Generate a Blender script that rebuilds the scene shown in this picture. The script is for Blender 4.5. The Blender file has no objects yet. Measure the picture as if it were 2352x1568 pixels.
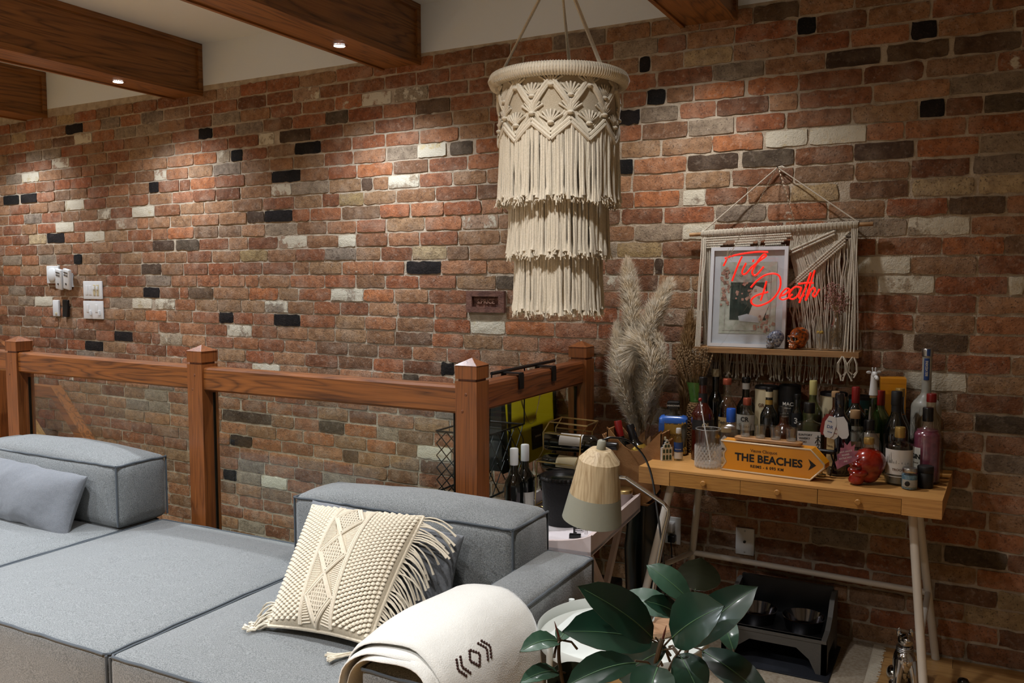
import bpy, math, random
from mathutils import Vector, Matrix, noise
random.seed(7)
SC = bpy.context.scene
COL = SC.collection
PI = math.pi

# ------------------------------------------------------------------ camera, world, exposure
CAM = Vector((1.086, -3.614, 1.449))
FPX, YAW, PIT, ROL = 1981.8, 0.490323, -0.072331, -0.001768
_f = Vector((-math.sin(YAW)*math.cos(PIT), math.cos(YAW)*math.cos(PIT), math.sin(PIT)))
_r = Vector((math.cos(YAW), math.sin(YAW), 0)); _u = _r.cross(_f)
_c, _s = math.cos(ROL), math.sin(ROL)
RGT, UPV, FWD = _c*_r+_s*_u, -_s*_r+_c*_u, _f
cam = bpy.data.cameras.new('camera'); camo = bpy.data.objects.new('camera', cam); COL.objects.link(camo)
cam.sensor_width = 36; cam.lens = FPX/2352*36; cam.clip_start = .05; cam.clip_end = 60
camo.matrix_world = Matrix(((RGT.x, UPV.x, -FWD.x, CAM.x), (RGT.y, UPV.y, -FWD.y, CAM.y), (RGT.z, UPV.z, -FWD.z, CAM.z), (0, 0, 0, 1)))
SC.camera = camo
w = bpy.data.worlds.new('night'); SC.world = w; w.use_nodes = True
w.node_tree.nodes['Background'].inputs[0].default_value = (.55, .6, .7, 1)
w.node_tree.nodes['Background'].inputs[1].default_value = .02
SC.view_settings.view_transform = 'Standard'; SC.view_settings.look = 'None'
SC.view_settings.exposure = 0.16; SC.view_settings.gamma = 1; SC.view_settings.use_curve_mapping = False
SC.cycles.max_bounces = 4; SC.cycles.diffuse_bounces = 2; SC.cycles.glossy_bounces = 2; SC.cycles.transmission_bounces = 2; SC.cycles.transparent_max_bounces = 14
SC.cycles.caustics_reflective = False; SC.cycles.caustics_refractive = False
# ceiling downlights: (x of the beam, colour, watts); every beam carries a row of them
LIGHT_Y = (-.46, -1.9, -3.35)
BEAMS = [(-4.385, 130), (-2.965, 140), (-1.465, 150), (.085, 85), (1.62, 0)]
ROW_GAIN = (.62, 1.0, 1.65)
LIGHT_COL = {-4.385: (.90, .97, 1.07), -2.965: (.90, .97, 1.07), -1.465: (.91, .97, 1.06), .085: (.97, .95, .95), 1.62: (1, .80, .58)}

# ------------------------------------------------------------------ materials
def lin(c):
    return tuple((x/12.92 if x <= .04045 else ((x+.055)/1.055)**2.4) for x in c)
def hx(s):
    return lin(tuple(int(s[i:i+2], 16)/255 for i in (0, 2, 4)))
MATS = {}
def mat(name, col, rough=.55, metal=0, var=None, bump=None, spec=.5, coat=0, sheen=0, emit=None, sss=0):
    """col: hex; var: (scale, hex2, amount); bump: (scale, distance)"""
    m = bpy.data.materials.new(name); m.use_nodes = True; MATS[name] = m
    nt = m.node_tree; N, L = nt.nodes, nt.links; b = N['Principled BSDF']
    c = hx(col) if isinstance(col, str) else col
    b.inputs['Base Color'].default_value = (*c, 1); b.inputs['Roughness'].default_value = rough
    b.inputs['Metallic'].default_value = metal; b.inputs['Specular IOR Level'].default_value = spec
    if coat: b.inputs['Coat Weight'].default_value = coat; b.inputs['Coat Roughness'].default_value = .15
    if sheen: b.inputs['Sheen Weight'].default_value = sheen
    if emit: b.inputs['Emission Color'].default_value = (*hx(emit[0]), 1); b.inputs['Emission Strength'].default_value = emit[1]
    tc = N.new('ShaderNodeTexCoord')
    if var:
        n = N.new('ShaderNodeTexNoise'); n.inputs['Scale'].default_value = var[0]; n.inputs['Detail'].default_value = 5
        L.new(tc.outputs['Object'], n.inputs['Vector'])
        r = N.new('ShaderNodeMapRange'); r.inputs[1].default_value = .35; r.inputs[2].default_value = .65
        L.new(n.outputs['Fac'], r.inputs[0])
        mx = N.new('ShaderNodeMix'); mx.data_type = 'RGBA'
        mu = N.new('ShaderNodeMath'); mu.operation = 'MULTIPLY'; mu.inputs[1].default_value = var[2] if len(var) > 2 else 1
        L.new(r.outputs[0], mu.inputs[0]); L.new(mu.outputs[0], mx.inputs[0])
        mx.inputs[6].default_value = (*c, 1); mx.inputs[7].default_value = (*hx(var[1]), 1)
        L.new(mx.outputs[2], b.inputs['Base Color'])
    if bump:
        n = N.new('ShaderNodeTexNoise'); n.inputs['Scale'].default_value = bump[0]; n.inputs['Detail'].default_value = 4
        L.new(tc.outputs['Object'], n.inputs['Vector'])
        bp = N.new('ShaderNodeBump'); bp.inputs['Distance'].default_value = bump[1]; bp.inputs['Strength'].default_value = 1
        L.new(n.outputs['Fac'], bp.inputs['Height']); L.new(bp.outputs[0], b.inputs['Normal'])
    return m
def wood(name, c1, c2, axis, rough=.4, k=1.0, dark=.5, coat=0, ring=9.0):
    """flat-sawn grain running along the axis; noise stretched along it, with fine pores"""
    m = bpy.data.materials.new(name); m.use_nodes = True; MATS[name] = m
    nt = m.node_tree; N, L = nt.nodes, nt.links; b = N['Principled BSDF']
    b.inputs['Roughness'].default_value = rough
    if coat: b.inputs['Coat Weight'].default_value = coat; b.inputs['Coat Roughness'].default_value = .2
    tc = N.new('ShaderNodeTexCoord'); mp = N.new('ShaderNodeMapping'); L.new(tc.outputs['Object'], mp.inputs[0])
    s = [ring*k]*3; s['xyz'.index(axis)] = .9*k; mp.inputs['Scale'].default_value = s
    n = N.new('ShaderNodeTexNoise'); n.inputs['Scale'].default_value = 1; n.inputs['Detail'].default_value = 2; n.inputs['Distortion'].default_value = .6
    L.new(mp.outputs[0], n.inputs['Vector'])
    mu = N.new('ShaderNodeMath'); mu.operation = 'MULTIPLY'; mu.inputs[1].default_value = 9; L.new(n.outputs['Fac'], mu.inputs[0])
    fr = N.new('ShaderNodeMath'); fr.operation = 'PINGPONG'; fr.inputs[1].default_value = .5; L.new(mu.outputs[0], fr.inputs[0])
    r = N.new('ShaderNodeMapRange'); r.inputs[1].default_value = 0; r.inputs[2].default_value = .5; L.new(fr.outputs[0], r.inputs[0])
    po = N.new('ShaderNodeMath'); po.operation = 'POWER'; po.inputs[1].default_value = 2.5; L.new(r.outputs[0], po.inputs[0])
    mp2 = N.new('ShaderNodeMapping'); L.new(tc.outputs['Object'], mp2.inputs[0])
    s2 = [170*k]*3; s2['xyz'.index(axis)] = 5*k; mp2.inputs['Scale'].default_value = s2
    n2 = N.new('ShaderNodeTexNoise'); n2.inputs['Scale'].default_value = 1; n2.inputs['Detail'].default_value = 3; L.new(mp2.outputs[0], n2.inputs['Vector'])
    ad = N.new('ShaderNodeMath'); ad.operation = 'MULTIPLY_ADD'; ad.inputs[1].default_value = dark; L.new(po.outputs[0], ad.inputs[0])
    r2 = N.new('ShaderNodeMapRange'); r2.inputs[1].default_value = .4; r2.inputs[2].default_value = .75; r2.inputs[4].default_value = .45; L.new(n2.outputs['Fac'], r2.inputs[0])
    L.new(r2.outputs[0], ad.inputs[2])
    mx = N.new('ShaderNodeMix'); mx.data_type = 'RGBA'; L.new(ad.outputs[0], mx.inputs[0])
    mx.inputs[6].default_value = (*hx(c1), 1); mx.inputs[7].default_value = (*hx(c2), 1); L.new(mx.outputs[2], b.inputs['Base Color'])
    bp = N.new('ShaderNodeBump'); bp.inputs['Distance'].default_value = .0006; L.new(n2.outputs['Fac'], bp.inputs['Height']); L.new(bp.outputs[0], b.inputs['Normal'])
    return m
def glass(name, tint='ffffff', refl=.16, rough=.02, edge=.35):
    """thin-walled clear glass: see-through, tinted, reflecting more at grazing angles"""
    m = bpy.data.materials.new(name); m.use_nodes = True; MATS[name] = m
    nt = m.node_tree; N, L = nt.nodes, nt.links; N.remove(N['Principled BSDF']); out = N['Material Output']
    t = N.new('ShaderNodeBsdfTransparent'); g = N.new('ShaderNodeBsdfGlossy'); g.inputs['Roughness'].default_value = rough
    lw = N.new('ShaderNodeLayerWeight'); lw.inputs[0].default_value = .35
    mc = N.new('ShaderNodeMix'); mc.data_type = 'RGBA'; c = hx(tint)
    po = N.new('ShaderNodeMath'); po.operation = 'POWER'; po.inputs[1].default_value = 2; L.new(lw.outputs['Facing'], po.inputs[0])
    L.new(po.outputs[0], mc.inputs[0]); mc.inputs[6].default_value = (*c, 1); mc.inputs[7].default_value = (*[x*edge for x in c], 1)
    L.new(mc.outputs[2], t.inputs[0])
    p3 = N.new('ShaderNodeMath'); p3.operation = 'POWER'; p3.inputs[1].default_value = 3; L.new(lw.outputs['Facing'], p3.inputs[0])
    mr = N.new('ShaderNodeMapRange'); mr.inputs[3].default_value = .03+refl*.08; mr.inputs[4].default_value = min(.9, .1+refl*1.5); L.new(p3.outputs[0], mr.inputs[0])
    ms = N.new('ShaderNodeMixShader'); L.new(mr.outputs[0], ms.inputs[0]); L.new(t.outputs[0], ms.inputs[1]); L.new(g.outputs[0], ms.inputs[2])
    L.new(ms.outputs[0], out.inputs[0])
    return m
def fabric(name, col, col2, scale=900, bump=.0008, sheen=.3, big=5.0):
    m = mat(name, col, rough=.95, var=(scale, col2), spec=.15, sheen=sheen)
    nt = m.node_tree; N, L = nt.nodes, nt.links; b = N['Principled BSDF']; tc = [n for n in N if n.type == 'TEX_COORD'][0]
    n = N.new('ShaderNodeTexNoise'); n.inputs['Scale'].default_value = scale*.6; n.inputs['Detail'].default_value = 2; L.new(tc.outputs['Object'], n.inputs[0])
    bp = N.new('ShaderNodeBump'); bp.inputs['Distance'].default_value = bump; L.new(n.outputs['Fac'], bp.inputs['Height'])
    n2 = N.new('ShaderNodeTexNoise'); n2.inputs['Scale'].default_value = big; n2.inputs['Detail'].default_value = 2; L.new(tc.outputs['Object'], n2.inputs[0])
    b2 = N.new('ShaderNodeBump'); b2.inputs['Distance'].default_value = .02; b2.inputs['Strength'].default_value = .35; L.new(n2.outputs['Fac'], b2.inputs['Height'])
    L.new(bp.outputs[0], b2.inputs['Normal']); L.new(b2.outputs[0], b.inputs['Normal'])
    return m

# ------------------------------------------------------------------ mesh building
class MB:
    def __init__(s): s.v = []; s.f = []; s.m = []
    def add(s, vs, fs, mi=0):
        o = len(s.v); s.v += [tuple(p) for p in vs]; s.f += [[o+i for i in f] for f in fs]; s.m += [mi]*len(fs); return s
    def box(s, x0, x1, y0, y1, z0, z1, mi=0):
        return s.add([(x0,y0,z0),(x1,y0,z0),(x1,y1,z0),(x0,y1,z0),(x0,y0,z1),(x1,y0,z1),(x1,y1,z1),(x0,y1,z1)],
                     [(3,2,1,0),(4,5,6,7),(0,1,5,4),(1,2,6,5),(2,3,7,6),(3,0,4,7)], mi)
    def rings(s, R, cap0=True, cap1=True, mi=0, closed=False):
        n = len(R[0]); vs = [p for r in R for p in r]; fs = []
        K = len(R) if closed else len(R)-1
        for k in range(K):
            a, b = k*n, ((k+1) % len(R))*n
            for i in range(n):
                j = (i+1) % n; fs.append((a+i, a+j, b+j, b+i))
        if not closed:
            if cap0: fs.append(tuple(reversed(range(n))))
            if cap1: fs.append(tuple(range((len(R)-1)*n, len(R)*n)))
        return s.add(vs, fs, mi)
    def sup(s, prof, seg=24, cx=0, cy=0, mi=0, cap0=True, cap1=True):
        """stack of super-ellipse sections (z, rx, ry, exponent)"""
        R = []
        for q in prof:
            z, rx = q[0], q[1]; ry = q[2] if len(q) > 2 else rx; e = q[3] if len(q) > 3 else 2
            ring = []
            for i in range(seg):
                a = 2*PI*(i+.5)/seg; c, t = math.cos(a), math.sin(a)
                ring.append((cx+rx*math.copysign(abs(c)**(2/e), c), cy+ry*math.copysign(abs(t)**(2/e), t), z))
            R.append(ring)
        return s.rings(R, cap0, cap1, mi)
    def tube(s, path, r, seg=8, cap=True, closed=False, mi=0):
        P = [Vector(p) for p in path]; n = len(P); R = []; up = None
        for i in range(n):
            if closed: t = (P[(i+1) % n]-P[i-1])
            else: t = P[min(i+1, n-1)]-P[max(i-1, 0)]
            t = t.normalized() if t.length > 1e-9 else Vector((0, 0, 1))
            if up is None: up = t.orthogonal().normalized()
            up = (up-t*up.dot(t)); up = up.normalized() if up.length > 1e-6 else t.orthogonal().normalized()
            b = t.cross(up); rr = r[i] if isinstance(r, (list, tuple)) else r
            R.append([P[i]+(up*math.cos(2*PI*k/seg)+b*math.sin(2*PI*k/seg))*rr for k in range(seg)])
        return s.rings(R, cap, cap, mi, closed)
    def prism(s, poly, y0, y1, mi=0, mi_side=None):
        """polygon in x,z extruded along y"""
        n = len(poly); vs = [(x, y0, z) for x, z in poly]+[(x, y1, z) for x, z in poly]
        s.add(vs, [tuple(range(n))], mi); s.f[-1] = s.f[-1]; o = len(s.v)-2*n
        s.f.append([o+n+i for i in reversed(range(n))]); s.m.append(mi)
        for i in range(n):
            j = (i+1) % n; s.f.append([o+i, o+n+i, o+n+j, o+j]); s.m.append(mi if mi_side is None else mi_side)
        return s
    def ell(s, c, r, nu=10, nv=6, mi=0, fn=None):
        vs = []; fs = []
        for j in range(nv+1):
            t = PI*j/nv
            for i in range(nu):
                a = 2*PI*i/nu; d = Vector((math.sin(t)*math.cos(a), math.sin(t)*math.sin(a), math.cos(t)))
                p = Vector((c[0]+d.x*r[0], c[1]+d.y*r[1], c[2]+d.z*r[2]))
                vs.append(fn(p, d) if fn else p)
        for j in range(nv):
            for i in range(nu):
                k = (i+1) % nu; fs.append((j*nu+i, (j+1)*nu+i, (j+1)*nu+k, j*nu+k))
        return s.add(vs, fs, mi)
    def rbox(s, c, size, r, n=4, puff=0, fn=None, mi=0):
        """soft rounded block; puff swells the middle of each face"""
        h = [x/2 for x in size]
        def axis(hh):
            a = min(r/hh, .999); L = [-1, -1+a*.3, -1+a]+[-1+a+(2-2*a)*i/n for i in range(1, n)]+[1-a, 1-a*.3, 1]; return L
        A = [axis(x) for x in h]
        for ax in range(3):
            u, v = (ax+1) % 3, (ax+2) % 3
            for sg in (-1, 1):
                vs = []; fs = []; U, V = A[u], A[v]
                for a in U:
                    for b in V:
                        q = [0, 0, 0]; q[ax] = sg; q[u] = a; q[v] = b
                        p = [max(-(h[k]-r), min(h[k]-r, q[k]*h[k])) for k in range(3)]
                        d = Vector([q[k]*h[k]-p[k] for k in range(3)]); d = d.normalized()*r if d.length > 0 else d
                        P = Vector([p[k]+d[k] for k in range(3)])
                        if puff:
                            pf = puff if not isinstance(puff, (tuple, list)) else puff[ax]
                            P[ax] += sg*pf*(1-abs(a)**2.2)*(1-abs(b)**2.2)
                        P += Vector(c); vs.append(fn(P) if fn else P)
                nV = len(V)
                for i in range(len(U)-1):
                    for j in range(nV-1):
                        f = (i*nV+j, (i+1)*nV+j, (i+1)*nV+j+1, i*nV+j+1); fs.append(f if sg > 0 else f[::-1])
                s.add(vs, fs, mi)
        return s
    def xf(s, M):
        s.v = [tuple(M @ Vector(p)) for p in s.v]; return s
    def fnv(s, fn):
        s.v = [tuple(fn(Vector(p))) for p in s.v]; return s
    def build(s, name, mats, parent=None, smooth=True, kind=None, label=None, ang=40, weld=False):
        me = bpy.data.meshes.new(name); me.from_pydata(s.v, [], s.f)
        if not isinstance(mats, (list, tuple)): mats = [mats]
        for m in mats: me.materials.append(MATS[m] if isinstance(m, str) else m)
        if len(mats) > 1: me.polygons.foreach_set('material_index', s.m)
        if smooth:
            me.polygons.foreach_set('use_smooth', [True]*len(me.polygons)); me.set_sharp_from_angle(angle=math.radians(ang))
        me.update(); o = bpy.data.objects.new(name, me); COL.objects.link(o)
        if parent is not None: o.parent = parent
        if kind: o['kind'] = kind
        if label: o['label'] = label
        return o
def thing(name, label, cat, loc=(0, 0, 0), rotz=0, group=None):
    o = bpy.data.objects.new(name, None); COL.objects.link(o); o.location = loc; o.rotation_euler = (0, 0, rotz)
    o.empty_display_size = .05; o['label'] = label; o['category'] = cat
    if group: o['group'] = group
    return o
def tag(o, label, cat, group=None):
    o['label'] = label; o['category'] = cat
    if group: o['group'] = group
    return o
def struct(o): o['kind'] = 'structure'; return o
def text_mb(txt, size, bold=0, space=1.0, depth=.0004, align='CENTER'):
    """lettering as a mesh in x,z facing -y, centred on the origin"""
    cu = bpy.data.curves.new('t', 'FONT'); cu.body = txt; cu.size = size; cu.offset = bold; cu.space_character = space
    cu.align_x = align; cu.align_y = 'CENTER'; cu.resolution_u = 3; cu.extrude = depth/2
    o = bpy.data.objects.new('t', cu); COL.objects.link(o); dg = bpy.context.evaluated_depsgraph_get()
    me = bpy.data.meshes.new_from_object(o.evaluated_get(dg)); mb = MB()
    mb.add([(v.co.x, -v.co.z, v.co.y) for v in me.vertices], [tuple(p.vertices) for p in me.polygons])
    bpy.data.objects.remove(o); bpy.data.curves.remove(cu); bpy.data.meshes.remove(me)
    return mb
def wrap(R, y_is_depth=True):
    return lambda p: Vector((math.sin(p.x/R)*(R-p.y), -math.cos(p.x/R)*(R-p.y), p.z))

# ------------------------------------------------------------------ palette
mat('paint_white', 'e8f1fa', .8, bump=(60, .0006))
mat('mortar', 'c4b6a2', .95, var=(22, 'a6957f'), bump=(160, .004))
wood('oak_rail', '895022', '341707', 'x', .38, dark=.6, coat=.25, ring=12)
wood('oak_post', '854c22', '391c0a', 'z', .38, dark=.35, coat=.25, ring=14)
wood('oak_rail_y', '7d4520', '321507', 'y', .38, dark=.6, coat=.25, ring=12)
wood('beam_wood', '9a6532', '4f2c13', 'y', .5, dark=.6, coat=.1)
wood('floor_wood', 'c79a60', '9a6a38', 'x', .35, coat=.3)
mat('black_metal', '0c0b0b', .45, spec=.4)
mat('chrome', 'c9c9c9', .12, 1)
mat('brass', 'cdb67c', .3, 1)
mat('white_plastic', 'e0e1e0', .4)
mat('black_plastic', '0d0d0e', .35)
mat('lamp_glow', 'ffffff', .5, emit=('f2fbff', 60))
glass('rail_glass', 'f6faf6', .05, edge=.8)
mat('glass_edge', '0f1512', .2)

# ------------------------------------------------------------------ room shell
XL, XR, YB = -6.6, 3.3, -5.6
ZC = 2.79
o = MB().box(XL, XR, YB, .15, ZC, ZC+.12).build('ceiling', 'paint_white', smooth=False); struct(o)
o = MB().box(XL, XR, .0, .15, 2.556, ZC).build('wall_upper', 'paint_white', smooth=False); struct(o)
for n, b in (('wall_left', (XL-.15, XL, YB, .15, -1.4, ZC)), ('wall_right', (XR, XR+.15, YB, .15, -.1, ZC)), ('wall_front', (XL, XR, YB-.15, YB, -.1, ZC))):
    struct(MB().box(*b).build(n, 'paint_white', smooth=False))
fl = MB().box(XL, XR, YB, -.96, -.14, -.012).box(-.405, XR, -.96, .15, -.14, -.012).build('floor', 'floor_wood', smooth=False); struct(fl)
struct(MB().box(XL, -.405, -.96, .15, -1.5, -1.4).build('floor_lower', 'floor_wood', smooth=False))
struct(MB().box(XL, -.405, -1.0, -.96, -1.4, -.14).build('wall_stairwell', 'paint_white', smooth=False))
# floor boards in the strip of floor in view, running along the wall
rb = random.Random(3); y = -.004
while y > -2.3:
    x = -.40+rb.uniform(0, .3) if y > -.93 else -.4
    x0 = -.40 if y > -.93 else .12
    x = x0
    while x < 2.2:
        ln = rb.uniform(.55, 1.1) if x > x0 else rb.uniform(.2, .9); x1 = min(x+ln, 2.2)
        MB().box(x+.0008, x1-.0008, y-.0885, y-.0005, -.012, rb.uniform(-.0006, 0)).build('floor_board', 'floor_wood', fl, smooth=False)
        x = x1
    y -= .0893
st = MB()
sto = MB().box(-3.75, -3.6, -.93, -.02, -.05, -.0).build('stairs', 'floor_wood', smooth=False); struct(sto)
for k in range(7):
    MB().box(-3.62+.26*k, -3.33+.26*k, -.93, -.02, -.2*(k+1)-.035, -.2*(k+1)).build('stair_tread', 'floor_wood', sto, smooth=False)
    MB().box(-3.62+.26*k, -3.60+.26*k, -.93, -.02, -.2*(k+1), -.2*k-.035).build('stair_riser', 'paint_white', sto, smooth=False)

# ------------------------------------------------------------------ brick wall
bm = bpy.data.materials.new('brick'); bm.use_nodes = True; MATS['brick'] = bm
nt = bm.node_tree; N, L = nt.nodes, nt.links; b = N['Principled BSDF']; b.inputs['Roughness'].default_value = .88; b.inputs['Specular IOR Level'].default_value = .25
at = N.new('ShaderNodeAttribute'); at.attribute_name = 'bcol'; pt = N.new('ShaderNodeAttribute'); pt.attribute_name = 'bpaint'
tc = N.new('ShaderNodeTexCoord')
def nz(scale, det, rough=.5):
    n = N.new('ShaderNodeTexNoise'); n.inputs['Scale'].default_value = scale; n.inputs['Detail'].default_value = det; n.inputs['Roughness'].default_value = rough
    L.new(tc.outputs['Object'], n.inputs[0]); return n
def rng(src, a, b_, c, d):
    r = N.new('ShaderNodeMapRange'); r.inputs[1].default_value = a; r.inputs[2].default_value = b_; r.inputs[3].default_value = c; r.inputs[4].default_value = d
    L.new(src, r.inputs[0]); return r.outputs[0]
n1 = nz(26, 4, .65); n2 = nz(9, 1); n3 = nz(140, 2, .7)
def mixc(fac, a, b_, mode='MIX'):
    m = N.new('ShaderNodeMix'); m.data_type = 'RGBA'; m.blend_type = mode
    for sck, val in ((m.inputs[0], fac), (m.inputs[6], a), (m.inputs[7], b_)):
        if isinstance(val, (int, float)): sck.default_value = val
        elif isinstance(val, tuple): sck.default_value = val
        else: L.new(val, sck)
    return m.outputs[2]
dk = mixc(1, at.outputs['Color'], (.58, .55, .54, 1), 'MULTIPLY')
c = mixc(rng(n1.outputs['Fac'], .40, .66, 0, 1), at.outputs['Color'], dk)
n4 = nz(55, 3, .6)
kf = rng(pt.outputs['Fac'], -1.9, -1.1, .06, 1)
def damp(sck):
    m_ = N.new('ShaderNodeMath'); m_.operation = 'MULTIPLY'; L.new(sck, m_.inputs[0]); L.new(kf, m_.inputs[1]); return m_.outputs[0]
lt0 = mixc(damp(rng(n2.outputs['Fac'], .48, .72, 0, .3)), c, (.46, .36, .27, 1))
lt = mixc(damp(rng(n4.outputs['Fac'], .55, .75, 0, .38)), lt0, (.52, .42, .33, 1))
sp = mixc(rng(n3.outputs['Fac'], .57, .68, 0, .7), lt, (.05, .035, .03, 1))
pm = N.new('ShaderNodeMath'); pm.operation = 'ADD'; L.new(pt.outputs['Fac'], pm.inputs[0]); L.new(nz(13, 4, .7).outputs['Fac'], pm.inputs[1])
fin = mixc(rng(pm.outputs[0], .98, 1.06, 0, 1), sp, (.62, .57, .45, 1))
L.new(fin, b.inputs['Base Color'])
bp = N.new('ShaderNodeBump'); bp.inputs['Distance'].default_value = .0055
ad = N.new('ShaderNodeMath'); ad.operation = 'MULTIPLY_ADD'; ad.inputs[1].default_value = .45; L.new(n3.outputs['Fac'], ad.inputs[0]); L.new(n1.outputs['Fac'], ad.inputs[2])
L.new(ad.outputs[0], bp.inputs['Height']); L.new(bp.outputs[0], b.inputs['Normal'])

# each course is laid a little out of level, as in the old wall
CX = [-0.00751, 0.99151, 0.01306, 0.0043, 0.0036, -0.00215, -0.0011, 0.00015, -0.00187, -5e-05]
CZ = [0.00776, -0.01225, 0.99225, 0.00146, 0.00479, 0.00613, 2e-05, -0.00127, 0.00015, -0.00207]
def lay(x, z):
    xc = max(-5.6, min(1.5, x)); zc = max(-.6, min(2.75, z))
    q = (1, xc, zc, xc*xc, xc*zc, zc*zc, xc**3, xc*xc*zc, xc*zc*zc, zc**3)
    return sum(a*c_ for a, c_ in zip(q, CX))+(x-xc), sum(a*c_ for a, c_ in zip(q, CZ))+(z-zc)
PITCH, PHASE = .0727547, -.02908
SPEC = "o2,1.017,1.219 y3,1.108,1.304 k4,-2.841,-2.732 w4,-2.527,-2.324 y4,1.214,1.300 o5,1.141,1.296 g6,0.966,1.021 d6,1.027,1.235 k7,-2.780,-2.599 d7,-1.909,-1.802 y7,0.718,0.891 o7,0.958,1.130 o7,1.138,1.288 w8,-1.410,-1.202 d9,-2.842,-2.441 d9,-2.077,-1.898 g9,-1.671,-1.536 o9,1.112,1.281 o11,1.015,1.136 g11,1.143,1.274 w13,-2.582,-2.369 d13,-1.502,-1.405 d13,1.108,1.267 k14,-4.162,-3.968 k14,-1.263,-1.187 g14,0.986,1.039 k15,-3.840,-3.657 p15,-3.388,-3.185 w15,0.862,1.073 p16,-2.787,-2.587 o16,1.006,1.214 k17,-2.849,-2.736 k17,-2.844,-2.740 k17,-2.405,-2.210 w17,-1.089,-0.897 n17,0.703,0.851 d17,0.889,1.074 g18,-4.938,-4.740 w18,-4.730,-4.523 w18,-3.649,-3.460 p18,-3.428,-3.247 p18,-2.477,-2.302 p18,-0.102,0.055 k19,-3.539,-3.386 d19,-3.115,-2.902 p19,-1.982,-1.760 d20,-0.945,-0.848 p20,-0.401,-0.308 n20,-0.224,-0.132 p20,0.759,0.952 w20,1.196,1.246 d21,-3.558,-3.365 o21,-1.690,-1.494 k21,-1.476,-1.267 d21,-0.146,-0.111 w21,0.684,0.869 k22,-4.256,-4.173 y22,-2.669,-2.454 y22,-2.666,-2.501 g22,-2.020,-1.809 y22,-1.440,-1.233 p22,-0.371,-0.328 y22,-0.323,-0.117 o22,0.976,1.175 d23,-3.440,-3.244 d23,-3.224,-3.019 p23,-2.368,-2.155 w23,-1.926,-1.809 g23,-0.240,-0.027 w23,-0.022,0.109 p23,0.855,1.065 y24,-4.783,-4.577 k24,-4.567,-4.363 w24,-4.130,-3.924 o24,-3.296,-3.061 p24,-1.139,-0.936 d24,0.992,1.175 w25,-4.456,-4.251 p25,-3.800,-3.590 d25,-2.611,-2.476 k25,-2.469,-2.259 o25,-1.645,-1.458 o25,-1.446,-1.250 o25,-0.245,-0.042 o25,-0.245,-0.040 p25,-0.025,0.070 y25,0.419,0.601 n25,0.644,0.851 y25,0.867,1.073 y25,1.088,1.232 p26,-3.989,-3.858 w26,-3.629,-3.418 y26,-1.918,-1.757 w27,-4.344,-4.131 p27,-2.415,-2.264 d27,-1.769,-1.694 p27,-1.589,-1.399 k27,-0.334,-0.253 d27,-0.007,0.207 d27,0.223,0.431 d27,0.657,0.866 o27,0.879,1.082 k28,-5.091,-4.900 k28,-4.868,-4.674 k28,-3.462,-3.374 o28,-3.084,-2.873 k28,-2.407,-2.197 o28,0.100,0.303 w28,0.316,0.481 w28,0.489,0.697 p29,-3.412,-3.302 w29,-1.405,-1.234 d29,-1.212,-1.081 o29,-1.059,-0.933 n29,-0.212,-0.010 k29,0.882,0.968 d29,1.094,1.223 g30,-5.052,-4.862 w30,-4.851,-4.643 o30,-3.051,-2.857 p30,-2.835,-2.745 k30,-2.731,-2.642 k30,-2.233,-2.048 k30,-0.328,-0.225 n30,0.114,0.324 g30,0.985,1.213 p31,-4.486,-4.290 p31,-2.507,-2.390 d31,-2.346,-2.122 k31,-0.193,-0.109 o31,0.017,0.226 o31,0.242,0.440 g32,-4.793,-4.602 g32,-4.587,-4.378 k32,-2.997,-2.889 d32,-2.007,-1.857 d32,-1.411,-1.212 g32,0.095,0.306 d32,0.543,0.740 d32,0.765,0.973 d32,0.990,1.203 p33,-4.225,-4.034 g33,-3.798,-3.582 g33,-3.573,-3.366 p33,-1.761,-1.570 p33,-1.552,-1.345 k33,-0.231,-0.180 y33,-0.029,0.174 k33,0.845,0.933 y34,-4.974,-4.794 k34,-4.316,-4.131 p34,-2.245,-2.053 g34,-0.347,-0.148 k34,0.430,0.502 y35,-4.418,-4.221 p35,-2.841,-2.654 d35,0.259,0.437"
spec = {}
for e in SPEC.split():
    c_ = e[0]; r_, a_, b_ = e[1:].split(','); spec.setdefault(int(r_), []).append((float(a_), float(b_), c_))
PAL = {'r': ['a0725a', 'a8785a', '976850', 'ac7f62', 'a16d50', '8f654c', 'ab8568', '957258', '9c785c', '8f624a', 'a48266', '907560', 'a28468', '9c6448'],
       'k': ['1a1819', '1f1c1e', '161719'], 'd': ['5a483c', '4f4035', '63503f', '5c5247'], 'w': ['c9c0a6', 'd0c8b2', 'c2b796'],
       'p': ['a0978c', 'a39888', 'a88f7d'], 'g': ['968a7c', '9c8f80', '8d8278'], 'y': ['b39e7c', 'a8946f', 'b7a688'],
       'o': ['b07552', 'b37752', 'a66c4e', 'ae7a5c'], 'n': ['79533f', '825b45', '7c5e4a']}
PNT = {'k': -2, 'd': -1.5, 'w': .62, 'p': .50, 'g': -.2, 'y': -.3, 'o': -1, 'n': -1, 'r': -1}
br = random.Random(11)
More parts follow.
